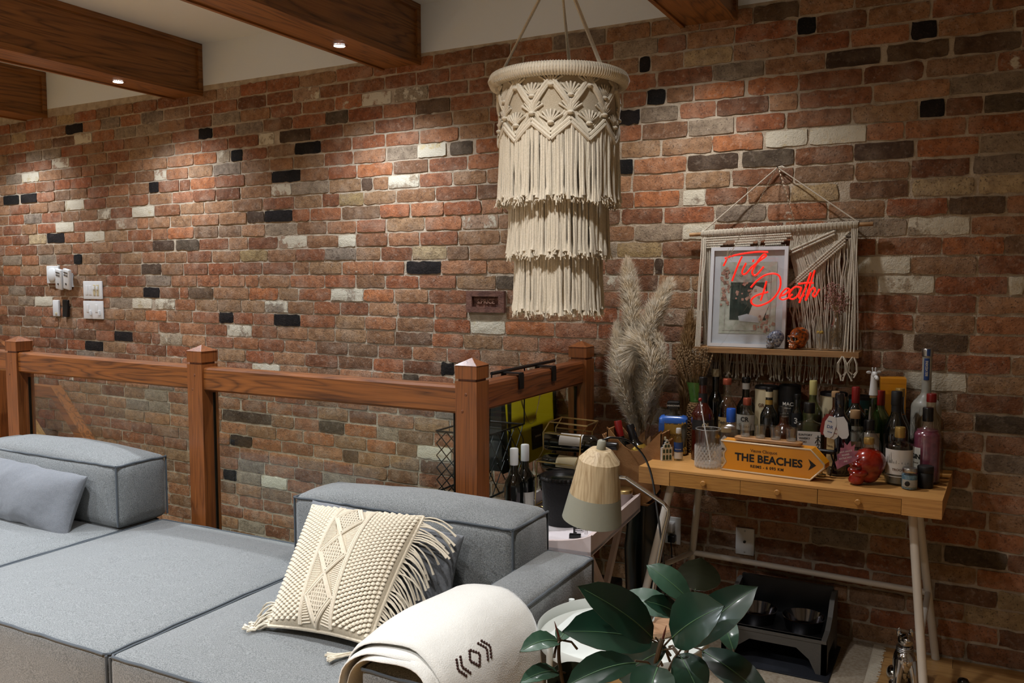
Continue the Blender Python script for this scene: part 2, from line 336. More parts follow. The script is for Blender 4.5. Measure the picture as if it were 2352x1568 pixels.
def brick_mesh(x0, x1, zc, hh, kind, mb, cols, pnts):
    nx, nz_ = 8, 3; vs = []; prd = br.uniform(.003, .0075); dep = .012
    wob = br.uniform(0, 50); rough_ = br.uniform(.6, 1.8)
    if kind in 'kw': prd += .001
    for j in range(nz_+1):
        for i in range(nx+1):
            u, v_ = i/nx, j/nz_; x = x0+(x1-x0)*u; z = zc-hh+2*hh*v_
            eu = min(u, 1-u); ev = min(v_, 1-v_)
            if ev == 0: z += noise.noise((x*34, wob, v_*9))*.0048*rough_*(1 if v_ == 0 else -1) - (.0015 if v_ else -.0015)
            if eu == 0: x += noise.noise((z*30, wob+9, u*7))*.0045*rough_
            cr = (eu == 0 and ev == 0)
            if cr: x += (.0025 if u == 0 else -.0025); z += (.002 if v_ == 0 else -.002)
            yy = -prd+noise.noise((x*14, z*20, wob))*.002
            if eu == 0 or ev == 0: yy += .002
            X, Z = lay(x, z); vs.append((X, yy, Z))
    n = nx+1; fs = [(j*n+i, j*n+i+1, (j+1)*n+i+1, (j+1)*n+i) for j in range(nz_) for i in range(nx)]
    rim = [i for i in range(n)]+[j*n+nx for j in range(1, nz_+1)]+[nz_*n+i for i in range(nx-1, -1, -1)]+[j*n for j in range(nz_-1, 0, -1)]
    o_ = len(vs); vs += [(vs[i][0], dep, vs[i][2]) for i in rim]; K = len(rim)
    fs += [(rim[(k+1) % K], rim[k], o_+k, o_+(k+1) % K) for k in range(K)]
    mb.add(vs, fs)
    c_ = hx(br.choice(PAL[kind])); t = br.uniform(.84, 1.08)
    if kind == 'r':
        q = br.random()
        if q < .06: c_ = hx(br.choice(PAL['n']))
        elif q < .10: c_ = hx(br.choice(PAL['o']))
        elif q < .15: c_ = hx(br.choice(PAL['g']))
    cols += [(c_[0]*t*1.04, c_[1]*t*.98, c_[2]*t*.87, 1)]*len(vs)
    pv = PNT[kind]
    if kind == 'p': pv += br.uniform(-.08, .1)
    elif kind == 'r' and br.random() < .08: pv = br.uniform(.30, .40)
    pnts += [pv]*len(vs)
def brick_obj(name, parent, mb, cols, pnts, kind=None):
    o = mb.build(name, 'brick', parent, kind=kind, ang=50)
    a = o.data.attributes.new('bcol', 'FLOAT_COLOR', 'POINT'); a.data.foreach_set('color', [q for c_ in cols for q in c_])
    p = o.data.attributes.new('bpaint', 'FLOAT', 'POINT'); p.data.foreach_set('value', pnts)
    return o
wall = MB().box(XL, XR, .0005, .15, -.1, 2.56).box(XL, -.405, .0005, .15, -1.4, -.1).build('wall_back', 'mortar', smooth=False); struct(wall)
layout = []
FROG = (-1.105, -.893, 18.7)   # the deep-stamped brick lies across two courses
for r in range(-18, 36):
    zc = PHASE+r*PITCH; lo, hi = (XL+.02, XR-.02) if r >= 1 else (XL+.02, -.42)
    fixed = sorted(spec.get(r, []))
    keep = []
    for s_ in fixed:
        if keep and s_[0] < keep[-1][1]-.02: continue
        keep.append(s_)
    if r == 19 or r == 18: keep = [s_ for s_ in keep if s_[1] < FROG[0] or s_[0] > FROG[1]]+[(FROG[0]-.004, FROG[1]+.004, '#')]; keep.sort()
    x = lo-br.uniform(0, .2)
    for a_, b_, k_ in keep+[(hi, hi, None)]:
        gap = a_-x
        if gap > .05:
            n = max(1, round(gap/.2165)); ws = [br.uniform(.85, 1.12) for _ in range(n)]
            if n > 1 and br.random() < .3: ws[br.randrange(n)] *= .55
            if gap/n > .25: ws += [.5]; n += 1
            sw = sum(ws)
            for q in ws:
                wd = gap*q/sw; layout.append((r, max(x, lo), min(x+wd, hi), 'r')); x += wd
        if k_ and k_ != '#': layout.append((r, a_-.004, b_+.004, k_))
        x = max(x, b_)
cand = []
for i, (r, a_, b_, k_) in enumerate(layout):
    p = Vector((*[lay((a_+b_)/2, PHASE+r*PITCH)[0]], 0, PHASE+r*PITCH))-CAM; d = p.dot(FWD)
    px, py = 1176+FPX*p.dot(RGT)/d, 784-FPX*p.dot(UPV)/d
    vis = -40 < px < 2392 and -10 < py < 1560 and not (1280 < px < 1900 and py > 1180)
    cand.append(((b_-a_)/d**2 if vis else 0, i))
top = set(i for _, i in sorted(cand, reverse=True)[:299])
rest = MB(); rc = []; rp = []
for i, (r, a_, b_, k_) in enumerate(layout):
    if b_-a_ < .03: continue
    jt = br.uniform(.0032, .0055); zc = PHASE+r*PITCH+br.uniform(-.0015, .0015); hh = PITCH/2-br.uniform(.0024, .0042)
    if i in top:
        mb = MB(); cc = []; pp_ = []; brick_mesh(a_+jt, b_-jt, zc, hh, k_, mb, cc, pp_); brick_obj('brick', wall, mb, cc, pp_)
    else: brick_mesh(a_+jt, b_-jt, zc, hh, k_, rest, rc, rp)
brick_obj('far_bricks', wall, rest, rc, rp, 'stuff')
# the stamped brick, a shallow tray with raised letters
x0, z0 = lay(FROG[0], PHASE+17.98*PITCH); x1, z1 = lay(FROG[1], PHASE+19.42*PITCH)
fb = MB(); q = .026
fb.box(x0, x1, -.004, .01, z0, z1)
for bx_ in ((x0, x1, -.02, -.004, z0, z0+q), (x0, x1, -.02, -.004, z1-q, z1), (x0, x0+q*1.2, -.02, -.004, z0+q, z1-q), (x1-q*1.2, x1, -.02, -.004, z0+q, z1-q)): fb.box(*bx_)
mat('frog_letters', '9a7462', .85)
mat('frog_brick', '7d5646', .85, var=(30, '5a3a30'), bump=(120, .003))
fo = fb.build('stamped_brick', 'frog_brick', wall, smooth=False, label='brown brick with a recessed stamped panel')
text_mb('S.PRICE', .030, .0007, 1.0, .008).xf(Matrix.Translation(((x0+x1)/2, -.006, (z0+z1)/2))).build('stamped_lettering', 'frog_letters', fo, smooth=False)

# ------------------------------------------------------------------ ceiling beams and downlights
BW = .2375
for bi, (bx_, watts) in enumerate(BEAMS):
    x0, x1 = bx_-BW/2, bx_+BW/2; zb, zt = 2.497, ZC
    be = MB().box(x0+.012, x1-.012, YB, -.002, zb+.008, zt).build('beam', 'beam_wood', smooth=False)
    be.name = 'trim_%d' % (bi+1); struct(be)
    for sx in (0, 1):
        a_, b_ = (x0, x0+.018) if sx == 0 else (x1-.018, x1)
        MB().box(a_, b_, YB, -.001, zt-.03, zt-.0005).build('beam_molding', 'beam_wood', be, smooth=False)
        MB().box(a_, b_, YB, -.001, zb, zb+.03).build('beam_molding', 'beam_wood', be, smooth=False)
        MB().box(a_, b_, -.032, -.0015, zb+.03, zt-.03).build('beam_molding', 'beam_wood', be, smooth=False)
    for ly in LIGHT_Y:
        rows = ['nearest the brick wall', 'second from the brick wall', 'third from the brick wall'][LIGHT_Y.index(ly)]
        bn = ['leftmost beam', 'second beam', 'third beam', 'beam above the desk', ''][bi]
        if not watts: continue
        t = thing('recessed_downlight', 'round recessed downlight in the %s, %s' % (bn, rows), 'downlight', (bx_-.015, ly, zb+.008), group='recessed downlights in the beams')
        MB().sup([(-.004, .037), (-.006, .034), (-.005, .026), (-.0005, .025), (-.0005, .037)], 20, cap0=False, cap1=False).build('light_ring', 'oak_post', t)
        MB().sup([(-.0045, .024), (-.0015, .0255)], 16).build('light_lens', 'lamp_glow', t)
        li = bpy.data.lights.new('downlight_bulb', 'SPOT'); li.energy = watts*ROW_GAIN[LIGHT_Y.index(ly)]; li.color = LIGHT_COL[bx_]; li.spot_size = math.radians(136); li.spot_blend = 1.0; li.shadow_soft_size = .035
        lo_ = bpy.data.objects.new('downlight_bulb', li); COL.objects.link(lo_); lo_.parent = t; lo_.location = (0, 0, -.012)

# ------------------------------------------------------------------ staircase railing
RL = thing('staircase_railing', 'oak staircase railing with square posts and clear glass panels', 'railing', (0, 0, 0))
def post(x, y):
    h = .0435; H = 1.147
    t = MB().box(x-h, x+h, y-h, y+h, 0, 1.091).build('post', 'oak_post', RL, smooth=False)
    MB().box(x-h+.008, x+h-.008, y-h+.008, y+h-.008, 1.091, 1.100).build('groove', 'oak_post', t, smooth=False)
    c = MB().box(x-h, x+h, y-h, y+h, 1.100, H)
    k = h+.002; c.add([(x-k, y-k, H), (x+k, y-k, H), (x+k, y+k, H), (x-k, y+k, H), (x, y, 1.172)], [(0, 1, 4), (1, 2, 4), (2, 3, 4), (3, 0, 4), (3, 2, 1, 0)])
    c.build('pyramid_cap', 'oak_post', t, smooth=False)
    for z in (.985, 1.045): MB().ell((x-.015 if z < 1 else x, y-h-.0002, z), (.006, .0015, .006), 10, 6).build('wood_plug', 'oak_rail_y', t)
PX = (-3.079, -1.806, -.468); PY = -1.003
for q in PX: post(q, PY)
post(-.457, -.062)
def rail(a, b, axis, m):
    z0, z1 = .978, 1.077; mb = MB(); k = .008; h = .034
    sec = [(-h, z0+k), (-h+k, z0), (h-k, z0), (h, z0+k), (h, z1-k), (h-k, z1), (-h+k, z1), (-h, z1-k)]; R = []
    for e in (a, b): R.append([(e[0], e[1]+s_, z+e[2]) if axis == 'x' else (e[0]+s_, e[1], z+e[2]) for s_, z in sec])
    mb.rings(R); mb.build('handrail', m, RL, smooth=False)
rail((PX[0]+.044, PY, .018), (PX[1]-.044, PY, .005), 'x', 'oak_rail')
rail((PX[1]+.044, PY, .002), (PX[2]-.044, PY, -.004), 'x', 'oak_rail')
rail((-.463, PY+.044, .004), (-.463, -.106, .006), 'y', 'oak_rail_y')
rail((-4.6, PY, .02), (PX[0]-.044, PY, .02), 'x', 'oak_rail')
def pane(a, b, axis):
    th = .005; z0, z1 = .06, .972
    if axis == 'x':
        t = MB().box(a[0], b[0], a[1]-th, a[1]+th, z0, z1).build('glass_panel', 'rail_glass', RL, smooth=False)
        for e in (a[0]-.004, b[0]): MB().box(e, e+.004, a[1]-th-.001, a[1]+th+.001, z0, z1).build('panel_edge', 'glass_edge', t, smooth=False)
    else:
        t = MB().box(a[0]-th, a[0]+th, a[1], b[1], z0, z1).build('glass_panel', 'rail_glass', RL, smooth=False)
        for e in (a[1]-.004, b[1]): MB().box(a[0]-th-.001, a[0]+th+.001, e, e+.004, z0, z1).build('panel_edge', 'glass_edge', t, smooth=False)
pane((PX[0]+.075, PY), (PX[1]-.062, PY), 'x'); pane((PX[1]+.068, PY), (PX[2]-.076, PY), 'x'); pane((-.463, PY+.052), (-.463, -.115), 'y')
# stair rail going down behind the far post
t = thing('stair_handrail', 'oak stair handrail sloping down behind the far left post', 'handrail', (-3.55, -.5, 0))
MB().box(-.32, .0, -.03, .03, .775, .838).build('level_rail', 'oak_rail', t, smooth=False)
a = MB(); a.rings([[(.0, -.032, .775), (.0, .032, .775), (.0, .032, .842), (.0, -.032, .842)], [(.86, -.032, -.11), (.86, .032, -.11), (.86, .032, -.03), (.86, -.032, -.03)]]); a.build('sloping_rail', 'oak_rail', t, smooth=False)
a = MB(); a.rings([[(-.28, -.02, .64), (-.28, .02, .64), (-.28, .02, .68), (-.28, -.02, .68)], [(.62, -.02, -.26), (.62, .02, -.26), (.62, .02, -.22), (.62, -.02, -.22)]]); a.build('lower_rail', 'floor_wood', t, smooth=False)
MB().box(-.35, -.28, -.035, .035, -.0, .86).build('newel', 'oak_post', t, smooth=False)

# ------------------------------------------------------------------ sofa
fabric('sofa_grey', '868886', '585a59', 330, .0008)
mat('sofa_piping_shaded', '4b5054', .95, spec=.1, sheen=.2)  # same grey cloth as the sofa, with the seam shadow put into its colour
fabric('cushion_grey', '787a7d', '606265', 600, .0006, big=14)
mat('sofa_base', '2a2c30', .8)
def piping(mb, pts, r=.0042):
    q = [Vector(p)+Vector((0, 0, noise.noise(Vector(p)*22)*.0035)) for p in pts]; mb.tube(q, r, 6)
def seg(a, b, n=14):
    a, b = Vector(a), Vector(b); return [a.lerp(b, i/n) for i in range(n+1)]
def loop_z(x0, x1, y0, y1, z, c=.012, n=14, sag=0):
    p = []
    for a, b in (((x0+c, y0), (x1-c, y0)), ((x1, y0+c), (x1, y1-c)), ((x1-c, y1), (x0+c, y1)), ((x0, y1-c), (x0, y0+c))):
        p += seg((*a, z), (*b, z), n)
    return p
SEAT_Y0, SEAT_Y1 = -2.115, -1.108
def seat_block(t, x0, x1, y0=SEAT_Y0, y1=SEAT_Y1):
    w = x1-x0
    MB().rbox(((x0+x1)/2, (y0+y1)/2, .255), (w-.004, y1-y0, .345), .022, 6, (.006, .006, .018)).build('seat', 'sofa_grey', t)
    pm = MB(); lp = loop_z(x0+.004, x1-.004, y0+.003, y1-.003, .4225)
    q = [p+Vector((0, 0, noise.noise(p*20)*.003)) for p in lp]; pm.tube(q, .0045, 6, closed=True)
    for cx_ in (x0+.006, x1-.006): pm.tube(seg((cx_, y0+.004, .42), (cx_, y0+.004, .1), 10), .004, 6)
    pm.build('seat_piping', 'sofa_piping_shaded', t)
    MB().box(x0+.03, x1-.03, y0+.03, y1-.03, .06, .085).build('base', 'sofa_base', t, smooth=False)
    for a in (x0+.06, x1-.06):
        for b in (y0+.07, y1-.07): MB().sup([(0, .018), (.06, .024)], 10, a, b).build('foot', 'black_plastic', t)
def back_block(t, x0, x1, y0, y1, z0, z1, puff=.03):
    def dent(P):
        if P.z > z1-.03: P.z += noise.noise(Vector((P.x*5, P.y*4, 3.1)))*.012
        return P
    MB().rbox(((x0+x1)/2, (y0+y1)/2, (z0+z1)/2), (x1-x0, y1-y0, z1-z0), .03, 9, (.014, .022, puff+.012), dent).build('backrest', 'sofa_grey', t)
    pm = MB()
    for pth in (seg((x0+.004, y0+.003, z1-.008), (x1-.004, y0+.003, z1-.008), 26), seg((x1-.003, y0+.004, z1-.008), (x1-.003, y1-.004, z1-.008), 10),
                seg((x0+.003, y0+.004, z1-.008), (x0+.003, y1-.004, z1-.008), 10), seg((x1-.005, y0+.005, z1-.01), (x1-.005, y0+.005, z0+.01), 10), seg((x0+.005, y0+.005, z1-.01), (x0+.005, y0+.005, z0+.01), 10),
                seg((x1-.005, y1-.005, z1-.01), (x1-.005, y1-.005, z0+.01), 8)):
        piping(pm, pth)
    pm.build('backrest_piping', 'sofa_piping_shaded', t)
ml = thing('sofa_module', 'grey fabric sofa module with backrest at the left', 'sofa', (0, 0, 0), group='grey modular sofa')
seat_block(ml, -2.97, -1.963); back_block(ml, -2.97, -1.953, -1.33, -1.075, .432, .70, .035)
mm = thing('sofa_module', 'grey fabric backless sofa module in the middle', 'sofa', (0, 0, 0), group='grey modular sofa')
seat_block(mm, -1.957, -.975)
mr = thing('sofa_module', 'grey fabric corner sofa module with backrest and armrest at right', 'sofa', (0, 0, 0), group='grey modular sofa')
seat_block(mr, -.969, -.112); back_block(mr, -.985, -.112, -1.362, -1.112, .434, .70, .03)
MB().rbox((-.022, -1.632, .33), (.168, .965, .50), .02, 7, (.006, .006, .02)).build('armrest', 'sofa_grey', mr)
pm = MB()
for pth in (seg((.058, -2.11, .573), (.058, -1.155, .573), 24), seg((-.102, -2.11, .573), (-.102, -1.37, .573), 18), seg((-.1, -2.112, .572), (.056, -2.112, .572), 6), seg((-.1, -1.152, .573), (.056, -1.152, .573), 6), seg((.058, -1.152, .57), (.058, -1.152, .1), 8), seg((.058, -2.112, .57), (.058, -2.112, .1), 8)): piping(pm, pth)
pm.build('armrest_piping', 'sofa_piping_shaded', mr)
for a in (-.08, .04):
    for b in (-2.05, -1.2): MB().sup([(0, .018), (.085, .024)], 10, a, b).build('foot', 'black_plastic', mr)

# cushions
def pillow_fn(W_, H_, T, ex=.5, pinch=.06):
    """(u,v,side) in [-1,1] -> point in the pillow's own frame, x across, z up, y thickness"""
    def f(u, v, sd, off=0):
        k = (max(0, 1-u*u)*max(0, 1-v*v))**ex
        x = u*W_/2*(1-pinch*(1-v*v)); z = v*H_/2*(1-pinch*(1-u*u))
        return Vector((x, sd*(T/2*k+off), z))
    return f
def pillow_mesh(fn, n=22, nse=.006, seed=0):
    mb = MB()
    for sd in (-1, 1):
        vs = []; fs = []
        for i in range(n+1):
            for j in range(n+1):
                u = math.sin((i/n-.5)*PI); v = math.sin((j/n-.5)*PI)
                p = fn(u, v, sd); e = (1-abs(u))*(1-abs(v))
                p += Vector((0, noise.noise(p*7+Vector((seed, sd, 0)))*nse*2*min(1, e*4), noise.noise(p*9+Vector((0, seed, 5)))*nse)); vs.append(p)
        for i in range(n):
            for j in range(n):
                a = i*(n+1)+j; q = (a, a+n+1, a+n+2, a+1); fs.append(q if sd < 0 else q[::-1])
        mb.add(vs, fs)
    return mb
def place(loc, rx, ry, rz): return Matrix.Translation(loc) @ Matrix.Rotation(rz, 4, 'Z') @ Matrix.Rotation(rx, 4, 'X') @ Matrix.Rotation(ry, 4, 'Y')
R_ = math.radians
f = pillow_fn(.62, .26, .15, .42)
o = pillow_mesh(f, 24, .012, 4).xf(place((-2.39, -1.42, .545), R_(-22), R_(3), R_(2))).build('lumbar_pillow', 'cushion_grey'); tag(o, 'grey lumbar pillow lying against the left sofa backrest', 'pillow')
f = pillow_fn(.62, .27, .15, .42)
o = pillow_mesh(f, 24, .010, 9).xf(place((-.565, -1.440, .560), R_(-14), R_(3), R_(-2))).build('lumbar_pillow', 'cushion_grey'); tag(o, 'grey lumbar pillow behind the cream macrame pillow', 'pillow')
# macrame pillow with real knots
mat('cream_cord', 'd8cdb8', .95, var=(300, 'c4b69c', .7), spec=.15, sheen=.3)
mat('cream_cloth', 'c9bda6', .95, var=(400, 'ad9e84', .8), spec=.1, sheen=.2)
PM = place((-.535, -1.640, .590), R_(-54), R_(-3), R_(0))
t = thing('macrame_pillow', 'cream macrame throw pillow with diamond pattern and long fringe', 'pillow', (0, 0, 0))
_pf = pillow_fn(.385, .435, .15, .45, .05)
def f(u, v, sd, off=0):
    p = _pf(u, v, sd, off); return Vector((p.x*(1+.10*v)-.035*v, p.y, p.z))
pillow_mesh(f, 20, .002, 2).xf(PM).build('cover', 'cream_cloth', t)
kn = MB(); kd = MB()
def knots(u0, u1, mb, nu, nv=30):
    for i in range(nu):
        for j in range(nv):
            u = u0+(u1-u0)*(i+.5)/nu; v = -.96+1.92*(j+.5+(.5 if i % 2 else 0))/nv
            if v > .97: continue
            p = f(u, v, -1, .002); mb.ell(p, (.0078, .0042, .0066), 6, 4)
knots(-.98, -.36, kn, 10); knots(.32, .97, kn, 11)
kn.xf(PM).build('square_knots', 'cream_cord', t, kind='stuff')
def cord_uv(mb, a, b, r=.004, n=16, off=.003):
    mb.tube([f(a[0]+(b[0]-a[0])*i/n, a[1]+(b[1]-a[1])*i/n, -1, off) for i in range(n+1)], r, 6)
for du in (-.345, .295, -.315, .265): cord_uv(kd, (du, -.98), (du, .98), .0042, 24)
for k in range(3):
    vc = -.66+.66*k; q = .33
    for d in (0, .05):
        for a, b in (((-.02, vc+q-d), (.24-d, vc)), ((.24-d, vc), (-.02, vc-q+d)), ((-.02, vc-q+d), (-.28+d, vc)), ((-.28+d, vc), (-.02, vc+q-d))): cord_uv(kd, a, b, .0042, 8, .004)
    for i in range(7):
        w_ = .2*(1-abs(i-3)/4.2); cord_uv(kd, (-.02-w_*.9, vc+(i-3)*.055), (-.02+w_*.9, vc+(i-3)*.055), .003, 4, .003)
        cord_uv(kd, (-.02+(i-3)*.045, vc-.22*(1-abs(i-3)/4.2)), (-.02+(i-3)*.045, vc+.22*(1-abs(i-3)/4.2)), .003, 4, .004)
for i in range(70):
    v = -.97+1.94*i/69; ph = abs(((v+.66+.33) % .66)/.66-.5)*2; w_ = .03+.22*ph
    cord_uv(kd, (.29, v), (.29-w_*.9, v+.02), .0026, 3, .001); cord_uv(kd, (-.33, v), (-.33+w_*.9, v+.02), .0026, 3, .001)
kd.xf(PM).build('diamond_band', 'cream_cord', t, kind='stuff')
fr = MB(); rf = random.Random(5)
for e in range(4):
    path = [f(1, -1+2*i/24, -1, .004) if e == 0 else f(-1, -1+2*i/24, -1, .004) if e == 1 else f(-1+2*i/24, 1, -1, .004) if e == 2 else f(-1+2*i/24, -1, -1, .004) for i in range(25)]
    fr.tube([PM @ p for p in path], .005, 6)
for i in range(54):
    v = -.98+1.96*i/53; p0 = PM @ f(1, v, -1, .002); L_ = rf.uniform(.10, .14)
    dr = Vector((rf.uniform(.5, .9), rf.uniform(-.1, .25), rf.uniform(-.5, .1)))
    if v > .55: dr = Vector((rf.uniform(.7, 1.1), rf.uniform(.0, .3), rf.uniform(-.15, .35)))
    dr.normalize(); pts = [p0]; p = p0.copy()
    for k in range(5):
        dr = (dr+Vector((0, 0, -.38 if v < .6 else -.22))).normalized(); p = p+dr*L_/5
        lim = .445 if p.x < -.11 else .6
        if p.z < lim: p.z = lim; dr.z = max(dr.z, 0)
        pts.append(p.copy())
    fr.tube(pts, [.0027]*5+[.0042], 5)
for i in range(26):
    p0 = PM @ f(-.99, -1+.35*i/26, -1, .0); dr = Vector((-.8, rf.uniform(-.5, .2), rf.uniform(-.1, .4))).normalized(); p = p0.copy(); pts = [p0]
    L_ = rf.uniform(.06, .12)
    for k in range(5):
        dr = (dr+Vector((rf.uniform(-.3, .3), rf.uniform(-.3, .3), -.4))).normalized(); p = p+dr*L_/5
        if p.z < .447: p.z = .447+rf.uniform(0, .006); dr.z = .1
        pts.append(p.copy())
    fr.tube(pts, [.0027]*5+[.0045], 5)
for i in range(8):
    p0 = PM @ f(.9+.1*i/8, -1, -1, 0); p = p0.copy(); pts = [p0]; dr = Vector((-.3-.1*i, -.7, -.3)).normalized(); L_ = .12
    for k in range(5):
        dr = (dr+Vector((rf.uniform(-.2, .2), 0, -.3))).normalized(); p = p+dr*L_/5
        if p.z < .447: p.z = .447+rf.uniform(0, .005); dr.z = .1
        pts.append(p.copy())
    fr.tube(pts, [.0027]*5+[.0045], 5)
fr.build('fringe', 'cream_cord', t, kind='stuff')

# blanket folded over the armrest
fabric('white_wool', 'dedcd4', 'cfccc2', 520, .0009, .4, 9)
mat('brown_stitch', '3a2018', .9)
t = thing('throw_blanket', 'white wool throw blanket folded over the sofa armrest', 'blanket', (0, 0, 0))
def arch(s_, k):
    """cross-section of layer k over the armrest: s_ from -1 (seat side) to 1 (outer side)"""
    g = .012*k
    pts = [(-.140-g, .447), (-.144-g, .50), (-.130-g, .568+g*.6), (-.085-g*.6, .606+g), (-.02, .617+g), (.05, .608+g), (.095+g, .565+g*.6), (.118+g, .47), (.132+g, .36), (.14+g, .25)]
    q = (s_+1)/2*(len(pts)-1); i = min(int(q), len(pts)-2); u = q-i
    P = [pts[max(0, min(len(pts)-1, i+d))] for d in (-1, 0, 1, 2)]
    return [.5*((2*P[1][c]) + (-P[0][c]+P[2][c])*u + (2*P[0][c]-5*P[1][c]+4*P[2][c]-P[3][c])*u*u + (-P[0][c]+3*P[1][c]-3*P[2][c]+P[3][c])*u**3) for c in (0, 1)]
def surf(s_, v, y, k, bul):
    x, z = arch(s_, k); x2, z2 = arch(s_+.01, k); tx, tz = x2-x, z2-z; ln = math.hypot(tx, tz) or 1; nx_, nz_ = -tz/ln, tx/ln
    w_ = noise.noise((s_*2.3+k*3, y*6, k))*.010+bul*math.sin(PI*min(1, v*1.05))*max(0, 1-abs(s_)*.6); return x, z, nx_, nz_, w_
def cloth(k, y0, y1, s0, s1, n=34, m=20, th=.008, skew=0, bul=0.0):
    mb = MB(); O = []; I = []
    for i in range(n+1):
        s_ = s0+(s1-s0)*i/n; ro = []; ri = []
        for j in range(m+1):
            v = j/m; y = y0+(y1-y0)*v+skew*s_*.08+noise.noise((s_*3, k, 0))*.012
            x, z, nx_, nz_, w_ = surf(s_, v, y, k, bul); rd = th*(.35 if j in (0, m) else 1)
            ro.append((x+nx_*(w_+rd), y, z+nz_*(w_+rd))); ri.append((x+nx_*w_*.9, y, z+nz_*w_*.9))
        O.append(ro); I.append(ri)
    vs = [p for r in O for p in r]+[p for r in I for p in r]; M_ = m+1; o_ = (n+1)*M_; fs = []
    for i in range(n):
        for j in range(m):
            a = i*M_+j; fs.append((a, a+1, a+M_+1, a+M_)); fs.append((o_+a, o_+a+M_, o_+a+M_+1, o_+a+1))
        a = i*M_; fs.append((a, a+M_, o_+a+M_, o_+a)); a = i*M_+m; fs.append((a, o_+a, o_+a+M_, a+M_))
    for j in range(m):
        a = j; fs.append((a, o_+a, o_+a+1, a+1)); a = n*M_+j; fs.append((a, a+1, o_+a+1, o_+a))
    mb.add(vs, fs); return mb
cloth(0, -2.135, -1.72, -.93, .9, skew=-.3).build('inner_fold', 'white_wool', t, ang=80)
cloth(.8, -2.120, -1.71, -.96, .95, skew=.2).build('middle_fold', 'white_wool', t, ang=80)
cloth(1.7, -2.100, -1.68, -.99, 1.0, skew=-.1, bul=.012).build('outer_fold', 'white_wool', t, ang=80)
em = MB()   # stitched motif on the outer fold, a diamond between chevrons
def on_cloth(s_, y):
    x, z, nx_, nz_, w_ = surf(s_, (y+2.1)/.42, y, 1.7, .012); w_ += .0085; return Vector((x+nx_*w_, y, z+nz_*w_))
def stitch(a, b, n=4):
    for i in range(n):
        u = (i+.5)/n; em.ell(on_cloth(a[0]+(b[0]-a[0])*u, a[1]+(b[1]-a[1])*u), (.0032, .0042, .0032), 6, 4)
sc, yc = .30, -1.985
for d in (-1, 1): stitch((sc, yc+d*.02), (sc+.045, yc)); stitch((sc, yc+d*.02), (sc-.045, yc))
for d in (.035, .05):
    for q in (-1, 1): stitch((sc-.05, yc+q*d), (sc, yc+q*(d+.016))); stitch((sc+.05, yc+q*d), (sc, yc+q*(d+.016)))
em.build('stitched_motif', 'brown_stitch', t)

# ------------------------------------------------------------------ bar desk
wood('bamboo', 'cf9a58', 'a8713a', 'x', .42, 1.3, .35, ring=26)
wood('bamboo_drawer', 'b9843f', '8f5c28', 'x', .45, 1.3, .35, ring=26)
mat('cream_steel', 'd9d0c2', .45)
mat('dark_gap', '15100b', .9)
DX, DY, DW, DD, DT, DH = -.012, -.536, 1.034, .502, .062, .74
t = thing('bar_desk', 'bamboo desk with three drawers and white steel legs, used as bar', 'desk', (0, 0, 0))
DROT = Matrix.Translation((DX, DY, 0)) @ Matrix.Rotation(R_(-2.2), 4, 'Z')
def desk_xy(x, y): p = DROT @ Vector((x, y, 0)); return p.x, p.y
z0, z1 = DH-DT, DH
MB().box(0, DW, 0, DD, z1-.009, z1).xf(DROT).build('top_panel', 'bamboo', t, smooth=False)
MB().box(0, .121, .0, DD, z0, z1-.009).xf(DROT).build('end_block', 'bamboo', t, smooth=False)
MB().box(.915, DW, .0, DD, z0, z1-.009).xf(DROT).build('end_block', 'bamboo', t, smooth=False)
MB().box(.121, .915, .02, DD, z0+.002, z1-.009).xf(DROT).build('carcass', 'dark_gap', t, smooth=False)
for a, b in ((.1225, .385), (.3865, .65), (.652, .9135)):
    d = MB().box(a, b, .002, .02, z0+.001, z1-.0105).xf(DROT).build('drawer_front', 'bamboo_drawer', t, smooth=False)
    MB().sup([(0, .004), (.006, .0045), (.009, .0095), (.014, .0105), (.017, .008)], 14).xf(DROT @ Matrix.Translation(((a+b)/2, .002, (z0+z1)/2-.004)) @ Matrix.Rotation(PI/2, 4, 'X')).build('drawer_knob', 'bamboo_drawer', d)
legs = {'LF': ((.092, -.45, z0), (-.045, -.52, 0)), 'RF': ((.928, -.455, z0), (.992, -.535, 0)), 'LB': ((.125, -.17, z0), (.03, -.03, 0)), 'RB': ((.925, -.17, z0), (1.005, -.03, 0))}
for a, b in legs.values(): MB().tube([a, b], .0145, 12).build('leg', 'cream_steel', t)
def on(a, b, u): return tuple(a[i]+(b[i]-a[i])*u for i in range(3))
LBm, RBm = on(*legs['LB'], .57), on(*legs['RB'], .6)
MB().tube([LBm, RBm], .012, 10).build('crossbar', 'cream_steel', t)
MB().tube([LBm, on(*legs['LF'], .52)], .011, 10).build('strut', 'cream_steel', t)
MB().tube([RBm, on(*legs['RF'], .62)], .011, 10).build('strut', 'cream_steel', t)

# ------------------------------------------------------------------ bottle materials
glass('clear_glass', 'f8faf6', .6, .10, .7)
glass('thin_glass', 'fdfdfc', .7, .14, .9)
glass('brown_clear', 'f0e4d2', .3, .03, .5)
glass('green_clear', 'a9c795', .3, .03, .5)
glass('cut_glass', 'fafaf8', 1.0, .18, .75)
mat('green_vase', '6fae52', .15, coat=.5); MATS['green_vase'].node_tree.nodes['Principled BSDF'].inputs['Alpha'].default_value = .6
mat('crystal', 'e2e1dc', .14, coat=.6); MATS['crystal'].node_tree.nodes['Principled BSDF'].inputs['Alpha'].default_value = .26
glass('acrylic', 'fcfdfd', .10, .02, .9)
mat('dark_glass', '0a0b08', .07, spec=.7, coat=.4)
mat('navy_glass', '0a0a14', .10, spec=.7, coat=.4)
mat('olive_glass', '3c3f1f', .10, spec=.6, coat=.3)
mat('amber_liquid', '3c0f08', .12, spec=.5, coat=.5)
